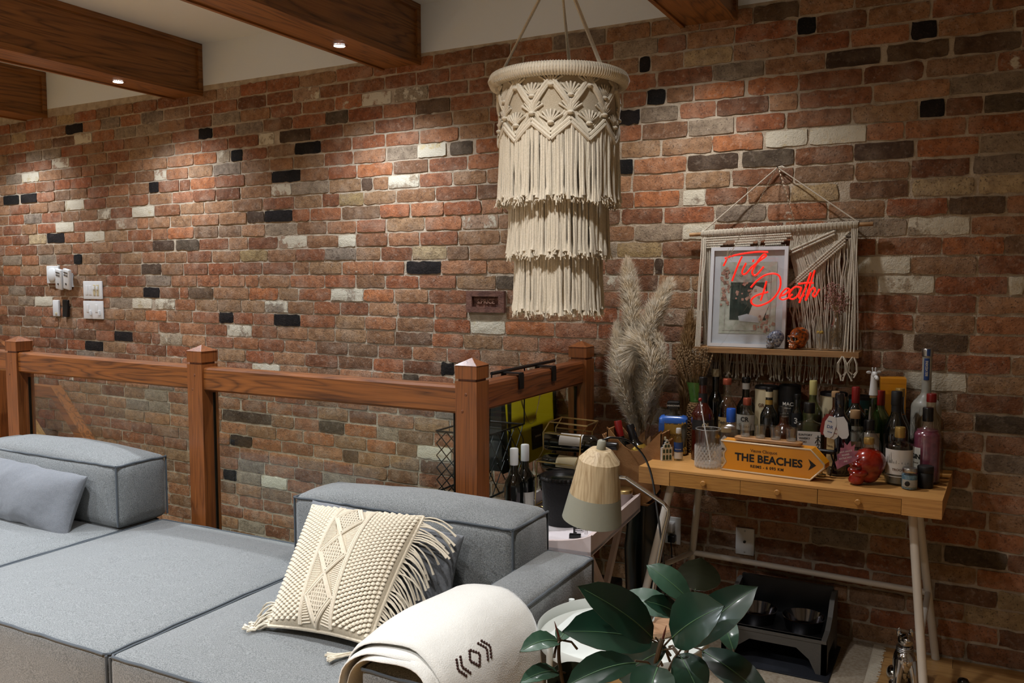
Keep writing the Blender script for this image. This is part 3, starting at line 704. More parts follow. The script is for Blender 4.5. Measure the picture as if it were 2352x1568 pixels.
mat('rose_liquid', '8e4a5c', .15, spec=.5, coat=.5, var=(40, '6b2f45'))
mat('whisky_liquid', '3a1c0c', .1, spec=.5, coat=.5)
mat('red_liquid', '6e0d05', .2, coat=.5, var=(30, '96200a'))
mat('frosted', 'a9a79c', .45, var=(18, '8b897e'), coat=.1)
mat('clear_body', '6d6a5e', .12, var=(20, '4a473d'), coat=.5)
mat('paper_white', 'cfc9bf', .7)
mat('paper_cream', 'c8b994', .7)
mat('paper_black', '100f10', .6)
mat('paper_tan', 'a88c5c', .7)
mat('paper_gold', 'b08c3e', .4, .3)
mat('ink_black', '120f0e', .7)
mat('ink_white', 'd8d2c6', .6)
mat('ink_brown', '5a3a1c', .7)
mat('ink_blue', '1d3f7a', .5)
mat('cap_black', '0e0d0e', .3)
mat('cap_red', '7d1512', .35, spec=.5)
mat('cap_copper', 'a2523c', .3, .5)
mat('cap_blue', '1f4fa8', .35)
mat('cap_gold', 'a7884a', .35, .5)
mat('cap_cream', 'b3a868', .5)
mat('cap_white', 'd2d2d0', .4)
mat('cork', '9c7a52', .8)
mat('blue_enamel', '2f63b8', .3, coat=.4)
mat('orange_tin', 'd88d12', .38, coat=.3)
mat('teal_card', '2c5a5e', .5)
mat('silver', 'b9b9b6', .3, 1)
mat('wicker', 'a98558', .8, var=(160, '6e4f2e'), bump=(240, .004))

def bprof(R, H, hb, hs, rn, hn, n=2, ry=None, foot=.94):
    k = 1 if ry is None else ry/R; m = lambda z, r, e=None: (z, r, r*k if r > rn*1.02 else r, e or n)
    q = [m(0, R*.86), m(.003, R*foot), m(.008, R), m(hb*.5, R), m(hb, R)]
    for u in (.2, .4, .6, .8):
        w_ = .5+.5*math.cos(PI*u**1.15); e = 2+(n-2)*w_; r = rn+(R-rn)*w_; q.append((hb+(hs-hb)*u, r, rn+((R*k)-rn)*w_, e))
    return q+[(hs, rn, rn, 2), (hn, rn, rn, 2)]
def arc_label(R, z0, z1, a0, a1, n=10, off=.0007):
    mb = MB(); r = R+off
    vs = [(r*math.sin(a0+(a1-a0)*i/n), -r*math.cos(a0+(a1-a0)*i/n), z) for z in (z0, z1) for i in range(n+1)]
    return mb.add(vs, [(i, i+1, n+2+i, n+1+i) for i in range(n)])
def flat_label(x0, x1, z0, z1, y): return MB().box(x0, x1, y-.0012, y, z0, z1)
def write(parent, txt, size, z, m, R=None, y=None, x=0, bold=0, space=1.0, rot=0, name='lettering'):
    mb = text_mb(txt, size, bold, space, .0004)
    if rot: mb.xf(Matrix.Rotation(rot, 4, 'Y'))
    mb.xf(Matrix.Translation((x, 0, z)))
    if R: mb.fnv(wrap(R+.0012))
    else: mb.xf(Matrix.Translation((0, y-.0016, 0)))
    return mb.build(name, m, parent, smooth=False)
BG = 'bottles on the bar desk'
def bottle(label, x, y, H, R, body, hb, hs, rn, cap, n=2, ry=None, rot=0, lab=(), band=(), liquid=None, z=DH, name='liquor_bottle', cat='bottle', group=BG, seg=24, capn=2):
    """cap: (material, height, radius); lab: (z0, z1, material, half angle or half width, [(text, size, dz, ink, bold)], centre angle); band: (z0, z1, material)"""
    t = thing(name, label, cat, (x, y, z+.0005), R_(rot), group); hn = H-cap[1]*.7
    g = MB().sup(bprof(R, H, hb, hs, rn, hn, n, ry), seg).build('glass_body', body, t)
    MB().sup([(H-cap[1], cap[2]*.97, cap[2]*.97, capn), (H-cap[1]+.002, cap[2], cap[2], capn), (H-.003, cap[2], cap[2], capn), (H, cap[2]*.9, cap[2]*.9, capn)], 20).build('cap', cap[0], t)
    if liquid:
        mm_, lev = liquid; e = .0025
        pr_ = [(min(max(q[0], .006), lev), max(q[1]-e, .002), max(q[2]-e, .002), q[3]) for q in bprof(R, H, hb, hs, rn, hn, n, ry) if q[0] < lev]
        pr_.append((lev, pr_[-1][1], pr_[-1][2], pr_[-1][3])); MB().sup(pr_, seg).build('liquid', mm_, t)
    for z0, z1, m, r in band: MB().sup([(z0, r), (z1, r)], 20, cap0=False, cap1=False).build('neck_band', m, t)
    for L_ in lab:
        z0, z1, m, hw, txt = L_[:5]; ca = L_[5] if len(L_) > 5 else 0
        if n == 2 and ry is None: lo_ = arc_label(R, z0, z1, ca-hw, ca+hw).build('label', m, t)
        else: yy = -(ry or R)*1.0; lo_ = flat_label(-hw, hw, z0, z1, yy).build('label', m, t, smooth=False)
        for q in txt:
            zz = (z0+z1)/2+q[2]
            if n == 2 and ry is None:
                w_ = write(lo_, q[0], q[1], zz, q[3], R=R, bold=q[4] if len(q) > 4 else 0)
                if ca: w_.data.transform(Matrix.Rotation(ca, 4, 'Z'))
            else: write(lo_, q[0], q[1], zz, q[3], y=-(ry or R)-.0006, bold=q[4] if len(q) > 4 else 0, x=q[5] if len(q) > 5 else 0)
    return t

# back row against the wall
bottle('slim tall black bottle at the back left under the macrame shelf', .158, -.085, .335, .03, 'dark_glass', .2, .25, .014, ('paper_cream', .03, .015))
bottle('dark whisky bottle with black and cream cap, back row', .286, -.10, .31, .036, 'dark_glass', .185, .235, .014, ('cap_black', .022, .017), band=[(.262, .288, 'paper_white', .0146)])
def canister(label, x, y, H, R, m, lid, txt=(), ink='ink_black', rot=6, lidh=.012, name='whisky_tube'):
    t = thing(name, label, 'canister', (x, y, DH+.0005), R_(rot), 'whisky tubes at the back of the bar desk')
    MB().sup([(0, R*.97), (.004, R), (H-lidh, R)], 28).build('tube', m, t)
    MB().sup([(H-lidh, R+.0012), (H-.002, R+.0012), (H, R-.002), (H-.003, R-.004)], 28).build('lid', lid, t)
    for s_, sz, z in txt: write(t, s_, sz, z, ink, R=R, bold=sz*.02)
    return t
canister('cream whisky tube with dark lid', .369, -.10, .281, .046, 'paper_cream', 'paper_black', [('GRAN', .02, .205), ('reserve', .008, .186)], 'ink_brown', 2)
canister('black whisky tube with white lettering', .457, -.092, .288, .042, 'paper_black', 'cap_black', [('MAC', .02, .215), ('single malt', .006, .2)], 'ink_white', 0)
canister('beige whisky tube behind the navy wine bottle', .622, -.095, .269, .05, 'paper_cream', 'paper_black', [('ANN', .018, .2)], 'ink_brown', 10)
canister('dark teal whisky tube with pale letters', .722, -.092, .261, .046, 'teal_card', 'paper_black', [('H  D', .03, .205)], 'ink_white', 8)
t = thing('gift_box', 'tall bright orange gift box standing at the back of the desk', 'box', (.83, -.088, DH+.0005), R_(7))
MB().box(-.044, .044, -.042, .042, 0, .325).build('carton', 'orange_tin', t, smooth=False); MB().box(-.0445, .0445, -.0425, .0425, .318, .336).build('carton_lid', 'orange_tin', t, smooth=False)
bottle('dark red wine bottle behind the giraffe bottle, red capsule', .797, -.165, .294, .034, 'olive_glass', .185, .235, .0135, ('cap_red', .055, .0145))
bottle('champagne bottle with gold foil, at the right of the gift box', .862, -.175, .307, .038, 'dark_glass', .14, .235, .0145, ('cap_gold', .03, .0165), band=[(.195, .215, 'orange_tin', .019)])
# frosted vodka with pine trees
t = bottle('tall frosted vodka bottle with long neck and blue neck label', .945, -.098, .45, .053, 'frosted', .235, .29, .0165, ('silver', .028, .0195), lab=[], rot=10)
lb = arc_label(.0165, .335, .415, -.75, .35, 8, .0012).build('neck_label', 'ink_blue', t); text_mb('BELVEDERE', .0115, .0002).xf(Matrix.Rotation(-PI/2, 4, 'Y')).xf(Matrix.Translation((-.003, 0, .378))).fnv(wrap(.0183)).build('lettering', 'ink_white', lb, smooth=False)
arc_label(.0195, .424, .449, -.25, .35, 6, .001).build('cap_seal', 'ink_blue', t)
tw = MB(); rt = random.Random(2)
for i in range(70):
    a = rt.uniform(-1.2, 1.2); z = rt.uniform(.04, .20); r = .0537; L_ = rt.uniform(.015, .05); s_ = rt.uniform(-.5, .5)
    tw.tube([(r*math.sin(a+s_*u*.7), -r*math.cos(a+s_*u*.7), z+L_*u) for u in (0, .5, 1)], .0006, 4)
tw.build('etched_branches', 'ink_white', t, kind='stuff')
# second row
bottle('clear tequila bottle with copper cap and swelling shoulders', .232, -.19, .311, .040, 'clear_glass', .19, .245, .0155, ('cap_copper', .024, .0175), lab=[(.10, .16, 'paper_tan', .7, [('Tequila', .02, .01, 'ink_black', .0003)])])
bottle('clear rum bottle with short copper cap and grey label', .318, -.215, .242, .043, 'clear_glass', .15, .20, .0155, ('cap_copper', .028, .0165), lab=[(.12, .18, 'frosted', .9, [('CR', .024, .012, 'ink_black', .0008), ('TEQUILA', .01, -.016, 'ink_black', .0002)])])
bottle('small dark bottle with cream and gold neck labels', .402, -.215, .288, .033, 'dark_glass', .17, .225, .0135, ('cap_black', .012, .0145), band=[(.25, .272, 'paper_cream', .0143), (.222, .24, 'paper_gold', .0146)])
bottle('black liqueur bottle with white figure on its label', .498, -.165, .262, .023, 'dark_glass', .17, .215, .012, ('cap_black', .02, .0135), lab=[(.13, .19, 'paper_black', .8, [('3', .03, 0, 'ink_white', .0006)])])
bottle('green wine bottle with yellow-cream capsule behind the square whisky bottle', .558, -.175, .319, .036, 'olive_glass', .19, .25, .0135, ('cap_cream', .055, .0145))
t = bottle('round flask with cork ball stopper, half hidden behind navy bottle', .642, -.195, .285, .037, 'whisky_liquid', .17, .225, .011, ('cork', .022, .015))
bottle('dark red wine bottle with red capsule and white label', .714, -.205, .307, .038, 'dark_glass', .19, .25, .0135, ('cap_red', .06, .0145), lab=[(.06, .165, 'paper_white', .9, [('MERLOT', .012, .035, 'ink_black', .0003)])])
t = bottle('olive green bottle with a white giraffe head stopper', .778, -.245, .285, .033, 'green_clear', .17, .25, .0135, ('cork', .012, .0125), lab=[(.05, .15, 'paper_white', .9, [])])
g = MB(); gz = .285   # giraffe head stopper
g.sup([(gz, .0155), (gz+.004, .0155), (gz+.03, .013), (gz+.055, .0115), (gz+.07, .0115), (gz+.078, .009)], 14)
hd = lambda p, d: p
g.ell((0, -.004, gz+.075), (.0105, .014, .012), 12, 8); g.ell((0, -.019, gz+.067), (.0075, .013, .0075), 10, 7); g.ell((0, -.028, gz+.063), (.0068, .0065, .0065), 10, 7)
for s_ in (-1, 1):
    g.tube([(s_*.0045, 0, gz+.083), (s_*.0055, .001, gz+.097)], [.0018, .0026], 8); g.ell((s_*.0055, .001, gz+.098), (.003, .003, .003), 8, 6)
    g.ell((s_*.018, .002, gz+.083), (.010, .003, .0055), 10, 6); g.ell((s_*.0085, -.008, gz+.080), (.002, .002, .002), 6, 4)
g.xf(Matrix.Rotation(R_(28), 4, 'Z')).build('giraffe_stopper', 'cap_white', t)
bottle('black champagne bottle with black foil top', .857, -.262, .306, .0425, 'dark_glass', .15, .24, .0155, ('paper_black', .05, .0185), band=[(.23, .26, 'paper_black', .017)])
# third row
t = thing('dried_grass_vase', 'green glass vase in a woven wicker sleeve holding dried grass', 'vase', (.098, -.165, DH+.0005))
MB().sup([(0, .03), (.01, .034), (.15, .033), (.205, .027)], 20).build('wicker_sleeve', 'wicker', t)
w_ = MB()
for i in range(26):
    z = .006+i*.0075; r = .0355-.0000*i if z < .15 else .0355-(z-.15)*.12; w_.tube([(r*math.cos(a*PI/9), r*math.sin(a*PI/9), z+.0022*(-1)**(a+i)) for a in range(18)], .0028, 5, closed=True)
w_.build('weave', 'wicker', t, kind='stuff')
MB().sup([(.205, .024), (.225, .025), (.26, .031), (.288, .040), (.287, .0385), (.26, .029), (.212, .022)], 24, cap1=False).build('green_glass', 'green_vase', t)
mat('dry_grass', 'a58a66', .9, var=(60, '8a6f4e')); gr = MB(); rt = random.Random(8)
for i in range(150):
    a = rt.uniform(0, 2*PI); r = rt.uniform(0, .02); tx, ty = math.cos(a)*rt.uniform(.02, .07)-.012, abs(math.sin(a))*-.06; L_ = rt.uniform(.13, .21)
    p0 = Vector((r*math.cos(a), r*math.sin(a), .23)); p1 = p0+Vector((tx, ty*.5, L_))
    gr.tube([p0, p0.lerp(p1, .5)+Vector((tx*-.12, 0, .01)), p1], [.0008, .0008, .0007], 3)
    for k in range(7): q = p0.lerp(p1, .55+.065*k); gr.ell(q, (.0034, .0034, .006), 4, 3)
gr.build('dried_grass', 'dry_grass', t, kind='stuff')
t = bottle('square decorated almond liqueur bottle with blue shoulders and black cap', .032, -.252, .215, .055, 'clear_body', .145, .165, .016, ('cap_black', .03, .025), n=7, ry=.036, rot=14, capn=9, band=[],
           lab=[(.05, .125, 'paper_gold', .034, [('DISARONNO', .0125, -.005, 'ink_brown', .0003)])])
MB().sup([(.13, .0565, .0375, 7), (.146, .0565, .0375, 6), (.154, .050, .033, 5), (.158, .036, .026, 4)], 32, cap0=False, cap1=False).build('blue_shoulder', 'blue_enamel', t)
MB().box(-.056, -.034, -.0385, -.0368, .01, .13).build('blue_side_panel', 'blue_enamel', t, smooth=False)
write(t, 'DISARONNO', .0085, .2, 'ink_white', y=-.0255, bold=.0002)
pat = MB(); rt = random.Random(4)
for i in range(60):
    x, z = rt.uniform(-.033, .053), rt.choice((rt.uniform(.008, .045), rt.uniform(.122, .138))); pat.ell((x, -.0365, z), (.004, .001, .004), 6, 4)
pat.build('gilded_pattern', 'paper_gold', t, kind='stuff')
bottle('amber red bitters bottle with black cap and tilted black label', .165, -.30, .325, .0435, 'amber_liquid', .165, .235, .0150, ('cap_black', .032, .0162), lab=[(.12, .16, 'paper_black', 1.2, [('   OL', .024, 0, 'paper_cream', .0007)])], band=[(.205, .262, 'paper_black', .0175)], rot=20)
t = bottle('square cut-glass gin bottle with bright blue cap', .280, -.315, .211, .042, 'thin_glass', .135, .16, .0165, ('cap_blue', .052, .0178), n=6, ry=.034, rot=8, lab=[])
cut = MB()
for i in range(6):
    for j in range(7): cut.ell((-.033+.0132*i+(.0066 if j % 2 else 0), -.034, .012+.0125*j), (.0062, .0028, .0062), 4, 4)
cut.build('cut_diamonds', 'crystal', t)
MB().prism([(-.036, .092), (-.02, .112), (-.002, .092), (-.007, .064), (-.031, .064)], -.0385, -.0372).build('label', 'paper_white', t, smooth=False)
t = bottle('dark brown decanter bottle with clear glass stopper', .470, -.27, .20, .046, 'whisky_liquid', .125, .165, .017, ('clear_glass', .018, .018))
MB().sup([(.198, .012), (.203, .012), (.206, .0215), (.226, .023), (.23, .02)], 22).build('glass_stopper', 'thin_glass', t)
t = bottle('square clear Japanese whisky bottle with white label and dark cap', .563, -.285, .250, .046, 'clear_glass', .165, .185, .016, ('cap_black', .04, .0205), n=8, ry=.032, rot=9, liquid=('brown_clear', .06),
           lab=[(.035, .145, 'paper_white', .041, [('SUNTORY', .0105, .042, 'ink_black', .0002, -.013), ('WHISKY', .0105, .029, 'ink_black', .0002, -.0155), ('TOKI', .0105, .016, 'ink_brown', .0002, -.0205)])])
k = MB()   # brush-written character
kx = lambda x: .012+x*.62
for pts, r in (([(.008, .128), (.036, .132)], .0018), ([(.022, .140), (.021, .10)], .0022), ([(.02, .124), (.006, .104)], .0016), ([(.024, .124), (.038, .106)], .0018), ([(.012, .096), (.032, .099), (.022, .086)], .0018), ([(.022, .088), (.024, .062), (.014, .058)], .002), ([(.004, .077), (.039, .081)], .0018)):
    k.tube([(kx(x)+.006, -.0338, .10+(z-.10)*.8) for x, z in pts], r*.8, 6)
k.build('brush_character', 'ink_black', t)
for i in range(4): write(t, 'blended in harmony', .0042, .078-.008*i, 'ink_brown', y=-.0333, x=-.015)
bottle('clear spirit bottle with cork-brown cap behind the key tags', .722, -.281, .231, .028, 'clear_glass', .14, .19, .016, ('cork', .03, .018), lab=[(.05, .12, 'paper_white', .9, [('WASTED', .014, .01, 'ink_black', .0005)])])
t = bottle('clear round decanter bottle with black pourer top', .774, -.322, .205, .042, 'thin_glass', .115, .175, .0155, ('cap_black', .036, .018), lab=[(.05, .09, 'paper_black', .55, [('1792', .014, 0, 'ink_white', .0003)], 1.0)])
MB().tube([(0, 0, .2), (0, 0, .225), (.002, -.004, .252)], [.004, .003, .002], 8).build('pour_spout', 'silver', t)
# navy bottle with key tags
t = bottle('slim navy-black wine bottle hung with white and red tags', .675, -.335, .296, .0415, 'navy_glass', .175, .235, .0155, ('navy_glass', .05, .0165), lab=[(.035, .14, 'paper_tan', .5, [('Quinta', .012, .02, 'ink_brown')], -.75)])
def tagshape(w_, h):
    return [(-w_*.28, h/2), (w_*.28, h/2), (w_*.5, h*.2), (w_*.42, -h*.35), (w_*.2, -h/2), (-w_*.2, -h/2), (-w_*.42, -h*.35), (-w_*.5, h*.2)]
for i, (dx, dz, rr, m, dy) in enumerate(((-.036, .186, .25, 'cap_red', -.052), (-.024, .180, .2, 'cap_white', -.058), (-.008, .176, .22, 'paper_white', -.054), (.018, .180, -.2, 'cap_white', -.056))):
    tg = MB().prism(tagshape(.04, .078), -.0012, .0012).xf(Matrix.Translation((dx, dy, dz)) @ Matrix.Rotation(rr, 4, 'Y')).build('hanging_tag', m, t, smooth=False)
    if i in (1, 2):
        for s_, sz, dz2 in (('DR', .016, 0), ('HOTEL', .005, .02), ('ROOM', .005, -.018)):
            text_mb(s_, sz, .0002).xf(Matrix.Translation((dx, dy-.0016, dz+dz2)) @ Matrix.Rotation(rr, 4, 'Y')).build('lettering', 'ink_blue' if i == 1 else 'cap_red', tg, smooth=False)
MB().tube([(.0172*math.cos(a*PI/8), .0172*math.sin(a*PI/8), .222+.006*math.sin(a*PI/8)) for a in range(16)], .0012, 5, closed=True).build('tag_string', 'ink_white', t)
bottle('clear vodka bottle with red cap at the right end of desk', .968, -.228, .30, .043, 'brown_clear', .19, .245, .0155, ('cap_red', .03, .0165))
bottle('pink gin bottle with black cap and white corner label', .962, -.318, .262, .0445, 'thin_glass', .165, .20, .0155, ('cap_black', .048, .0175), liquid=('rose_liquid', .185), lab=[(.05, .125, 'paper_white', .42, [('GIN', .022, .005, 'ink_black', .0009), ('botanical', .007, -.016, 'ink_brown')], -.85)])
t = bottle('round clear gin bottle with gold cap and skyline drawing label', .880, -.388, .198, .0465, 'clear_glass', .135, .152, .0165, ('cap_gold', .036, .0175), liquid=('clear_body', .03), lab=[(.04, .125, 'paper_white', 1.15, [('TROON', .011, -.026, 'ink_brown', .0002)])])
sk = MB(); zz = .078
for i, (a, h) in enumerate(((-.045, .0), (-.042, .02), (-.039, .0), (-.034, .028), (-.030, .01), (-.026, .036), (-.022, .012), (-.016, .006), (-.008, .01), (.0, .002), (.01, .006), (.02, .0), (.03, .004), (.04, .0))): sk.tube([(a, -.0002, zz), (a+.0012, -.0002, zz+h+.001), (a+.0026, -.0002, zz)], .0004, 4)
sk.tube([(-.046, -.0002, zz), (.044, -.0002, zz-.006)], .0004, 4); sk.fnv(wrap(.0473)).build('skyline_drawing', 'ink_black', t)
MB().sup([(.031, .0475), (.034, .0475)], 24, cap0=False, cap1=False).build('base_line', 'ink_white', t)
# small things in front
t = thing('spice_jar', 'small glass jar of blue salts with silver lid', 'jar', (.917, -.452, DH+.0005), R_(8))
MB().sup([(0, .022), (.003, .025), (.05, .0255), (.056, .022), (.06, .021)], 22).build('jar_glass', 'thin_glass', t)
mat('blue_salt', '3f6f86', .6, var=(200, '7fa3b4')); MB().sup([(.003, .0235), (.048, .0242)], 22).build('salts', 'blue_salt', t)
arc_label(.0256, .01, .035, -1.1, 1.1).build('label', 'frosted', t); MB().sup([(.058, .0235), (.06, .0245), (.069, .0245), (.072, .023)], 22).build('lid', 'silver', t)
MB().ell((-.008, -.0255, .022), (.009, .0015, .009), 12, 6).build('round_sticker', 'ink_black', t)
t = thing('black_tin', 'small matte black round tin beside the silver-lidded jar', 'tin', (.963, -.405, DH+.0005))
MB().sup([(0, .024), (.002, .0252), (.05, .0252), (.052, .0238)], 24).build('tin_body', 'paper_black', t); MB().sup([(.052, .0245), (.054, .026), (.071, .026), (.074, .0245)], 24).build('tin_lid', 'paper_black', t)
t = thing('mini_bottle', 'miniature clear bottle with white cap and blue label', 'bottle', (.088, -.362, DH+.0005), R_(10))
MB().sup([(0, .0155), (.003, .0172), (.075, .0172), (.088, .014), (.098, .0085), (.112, .0085)], 20).build('glass_body', 'clear_glass', t)
MB().sup([(.106, .0098), (.108, .0102), (.123, .0102), (.126, .009)], 16).build('cap', 'cap_white', t)
arc_label(.0173, .035, .072, -1.4, 1.4).build('label', 'ink_blue', t); lb = arc_label(.0173, .008, .033, -1.4, 1.4).build('label', 'paper_white', t)
write(t, 'AMSTERDAM', .0045, .045, 'ink_white', R=.0173)
# delft house
mat('delft', 'd5d2c6', .25, coat=.4); mat('delft_green', '24402f', .3); mat('delft_roof', '17181a', .35)
t = thing('miniature_house', 'white porcelain miniature canal house with green windows and black roof', 'figurine', (.040, -.378, DH+.0005), R_(38))
MB().prism([(-.021, 0), (.021, 0), (.021, .052), (.015, .052), (.015, .062), (.009, .062), (.009, .072), (.004, .072), (.004, .082), (-.004, .082), (-.004, .072), (-.009, .072), (-.009, .062), (-.015, .062), (-.015, .052), (-.021, .052)], -.021, -.012).build('stepped_gable', 'delft', t, smooth=False)
MB().box(-.021, .021, -.012, .021, 0, .05).build('house_body', 'delft', t, smooth=False)
MB().prism([(-.022, .05), (.022, .05), (0, .076)], -.012, .021).build('roof', 'delft_roof', t, smooth=False)
MB().sup([(.076, .005), (.086, .005), (.09, .0035)], 10, 0, .004).build('chimney', 'paper_cream', t)
for zc, hh_, xs_ in ((.014, .020, (-.013, 0, .013)), (.038, .016, (-.013, 0, .013)), (.058, .012, (-.006, .006)), (.073, .006, (0,))):
    for x in xs_: MB().prism([(x-.0042, zc-hh_/2), (x+.0042, zc-hh_/2), (x+.0042, zc+hh_*.3), (x, zc+hh_/2), (x-.0042, zc+hh_*.3)], -.0222, -.0208).build('window_pane', 'delft_green', t, smooth=False)
for zc in (.014, .038):
    for yy in (-.002, .012): MB().box(.0208, .0222, yy-.004, yy+.004, zc-.009, zc+.007).build('window_pane', 'delft_green', t, smooth=False)
# cut crystal mixing glass and stirrer
t = thing('mixing_glass', 'tall cut crystal mixing glass on the front of the desk', 'glass', (.222, -.425, DH+.0005))
MB().sup([(0, .043), (.004, .0465), (.145, .0475), (.145, .0445), (.02, .042), (.014, .038)], 30, cap1=True).build('glass_wall', 'thin_glass', t)
cut = MB()
for j in range(8):
    for i in range(22): a = 2*PI*(i+(.5 if j % 2 else 0))/22; z = .008+j*.0098; cut.ell((.0468*math.cos(a), .0468*math.sin(a), z), (.0045, .0045, .0075), 4, 4)
cut.build('cut_diamonds', 'crystal', t, kind='stuff', ang=10); MB().sup([(.004, .040), (.016, .036)], 24).build('thick_base', 'crystal', t); MB().tube([(.0462*math.cos(k*PI/20), .0462*math.sin(k*PI/20), .145) for k in range(40)], .0014, 6, closed=True).build('rim', 'crystal', t)
t = thing('bar_stirrer', 'white stir stick with a red ball top leaning in the mixing glass', 'stirrer', (.222, -.425, DH))
MB().tube([(.012, -.004, .022), (-.018, .012, .15), (-.038, .02, .247)], .0022, 8).build('stick', 'cap_white', t); MB().ell((-.0385, .02, .25), (.0075, .0075, .0075), 14, 10).build('red_ball', 'cap_red', t)
# arrow sign
mat('sign_edge', 'cdb89a', .3, .3, coat=.3)
SG = Matrix.Translation((.279, -.462, DH+.0042)) @ Matrix.Rotation(R_(-6), 4, 'Z')
t = thing('arrow_sign', 'orange metal arrow sign reading THE BEACHES', 'sign', (0, 0, 0))
arrow = [(0, 0), (.325, 0), (.372, .048), (.372, .060), (.325, .107), (0, .107), (.006, .098), (.02, .076), (.012, .062), (.012, .046), (.02, .031), (.006, .009)]
MB().prism(arrow, .004, .066).xf(SG).build('tin_body', 'orange_tin', t, smooth=False)
def inset(poly, d, cx=.18, cz=.0535): return [(x+(cx-x)/abs(cx-x+1e-9)*d, z+(cz-z)/abs(cz-z+1e-9)*d*1.0) for x, z in poly]
rim = MB(); rp_ = [Vector((x, 0, z)) for x, z in arrow]; rim.tube(rp_, .0036, 6, closed=True); rim.xf(SG @ Matrix.Translation((0, .004, 0))).build('raised_rim', 'sign_edge', t)
rim = MB(); rim.tube([Vector((x, 0, z)) for x, z in arrow], .003, 6, closed=True); rim.xf(SG @ Matrix.Translation((0, .066, 0))).build('raised_rim', 'orange_tin', t)
def sign_text(s_, sz, x, z, m, bold, sp=1.0): text_mb(s_, sz, bold, sp, .0008).xf(Matrix.Translation((x, .0032, z))).xf(SG).build('lettering', m, t, smooth=False)
sign_text('Veuve Clicquot', .0165, .160, .081, 'ink_brown', .0001, .95); sign_text('THE BEACHES', .0385, .176, .052, 'ink_black', .0013, 1.02); sign_text('REIMS - 6 095 KM', .0145, .172, .0235, 'ink_black', .0003, 1.12)
ch = MB(); ch.prism([(.318, .074), (.345, .0535), (.318, .033), (.326, .0535)], .0028, .0042); ch.xf(SG).build('chevron', 'ink_black', t, smooth=False)
# serving board with four shot glasses on top of the sign
wood('board_wood', 'b98a5a', '8c5f36', 'x', .5, 2)
BD = SG @ Matrix.Translation((.165, .035, .107))
o = MB().sup([(.0045, .118, .024, 4), (.007, .122, .027, 4), (.016, .122, .027, 4), (.018, .119, .025, 4)], 32).xf(BD).build('serving_board', 'board_wood'); tag(o, 'small wooden serving board lying on the orange arrow sign', 'board')
for i, w_ in enumerate(('leftmost', 'second', 'third', 'rightmost')):
    loc = BD @ Vector((-.085+.056*i, 0, .0185)); t = thing('shot_glass', '%s of the four small fluted shot glasses on the wooden board' % w_, 'glass', loc, 0, 'shot glasses on the serving board')
    R = []
    for z, r, fl_ in ((0, .0165, 1), (.002, .0175, 1), (.034, .021, 1), (.04, .0225, 0), (.047, .0235, 0), (.047, .0215, 0), (.010, .0155, 0)):
        R.append([((r-(.0012*fl_ if k % 2 else 0))*math.cos(2*PI*k/20), (r-(.0012*fl_ if k % 2 else 0))*math.sin(2*PI*k/20), z) for k in range(20)])
    MB().rings(R).build('glass_wall', 'cut_glass', t); MB().sup([(.0015, .0155), (.009, .0165)], 18).build('thick_base', 'crystal', t)
# bottle opener behind the arrow tip
t = thing('wine_opener', 'black and brass wine opener lying behind the arrow sign tip', 'corkscrew', SG @ Vector((.335, .10, 0)), R_(-4))
MB().rbox((0, 0, .088), (.10, .018, .016), .006, 3).build('handle', 'black_plastic', t); MB().tube([(.035, 0, .082), (.045, -.004, .055), (.04, -.008, .02), (.036, -.006, .003)], .003, 8).build('cable', 'black_plastic', t)
MB().sup([(.0, .02), (.004, .02), (.006, .008), (.075, .007), (.08, .01)], 16).build('brass_stem', 'brass', t)

# ------------------------------------------------------------------ skulls
SKP = [((0, .07, .60), (.37, .45, .39)), ((0, -.25, .38), (.26, .21, .27)), ((0, -.29, .14), (.20, .19, .15)), ((0, .06, .30), (.27, .30, .27)), ((.21, -.24, .36), (.10, .14, .08)), ((-.21, -.24, .36), (.10, .14, .08)), ((0, -.36, .56), (.26, .12, .08))]
def skull(mb, s, fn=None):
    """skull facing -y, base at z=0, about .95 s tall: blended ovals with sockets pressed in"""
    C0 = Vector((0, -.03, .46)); n = 10
    def f(p, d):
        acc = 0
        for c_, r_ in SKP:
            q = Vector([(C0[i]-c_[i])/r_[i] for i in range(3)]); e = Vector([d[i]/r_[i] for i in range(3)]); A, B, Cc = e.dot(e), q.dot(e), q.dot(q)-1; D = B*B-A*Cc
            if D > 0:
                t_ = (-B+math.sqrt(D))/A
                if t_ > 0: acc += t_**n
        r = max(acc, 1e-9)**(1/n); P = C0+d*r
        for ex, ez, rad, dep in ((.135, .47, .115, .15), (-.135, .47, .115, .15), (0, .325, .06, .09)):
            if P.y < -.2:
                l = math.hypot(P.x-ex, (P.z-ez)*1.05)
                if l < rad: P.y += dep*(1-(l/rad)**3)
        if P.y < -.28 and abs(P.x) < .19 and .10 < P.z < .25: P.y += .014*(1+math.cos(P.x*70))-.03*max(0, 1-abs(P.z-.175)/.018)*-1
        return Vector((P.x*s, P.y*s, max(P.z, 0)*s))
    return mb.ell((0, 0, 0), (1, 1, 1), 60, 48, fn=f)
t = thing('skull_bottle', 'skull-shaped glass bottle of red liquor with a gold cap', 'bottle', (.780, -.447, DH+.0005), R_(-52))
g = skull(MB(), .128); g.fnv(lambda p: Vector((p.x*1.05, p.y, p.z))); g.build('skull_body', 'red_liquid', t)
MB().sup([(.112, .028), (.122, .02), (.130, .0155), (.148, .0155)], 18, 0, .008).build('neck', 'brown_clear', t); MB().sup([(.14, .0165), (.142, .0175), (.158, .0175), (.162, .0155)], 18, 0, .008).build('cap', 'cap_gold', t)
mat('flame_pink', 'a8606c', .6, var=(40, '7c4658'))
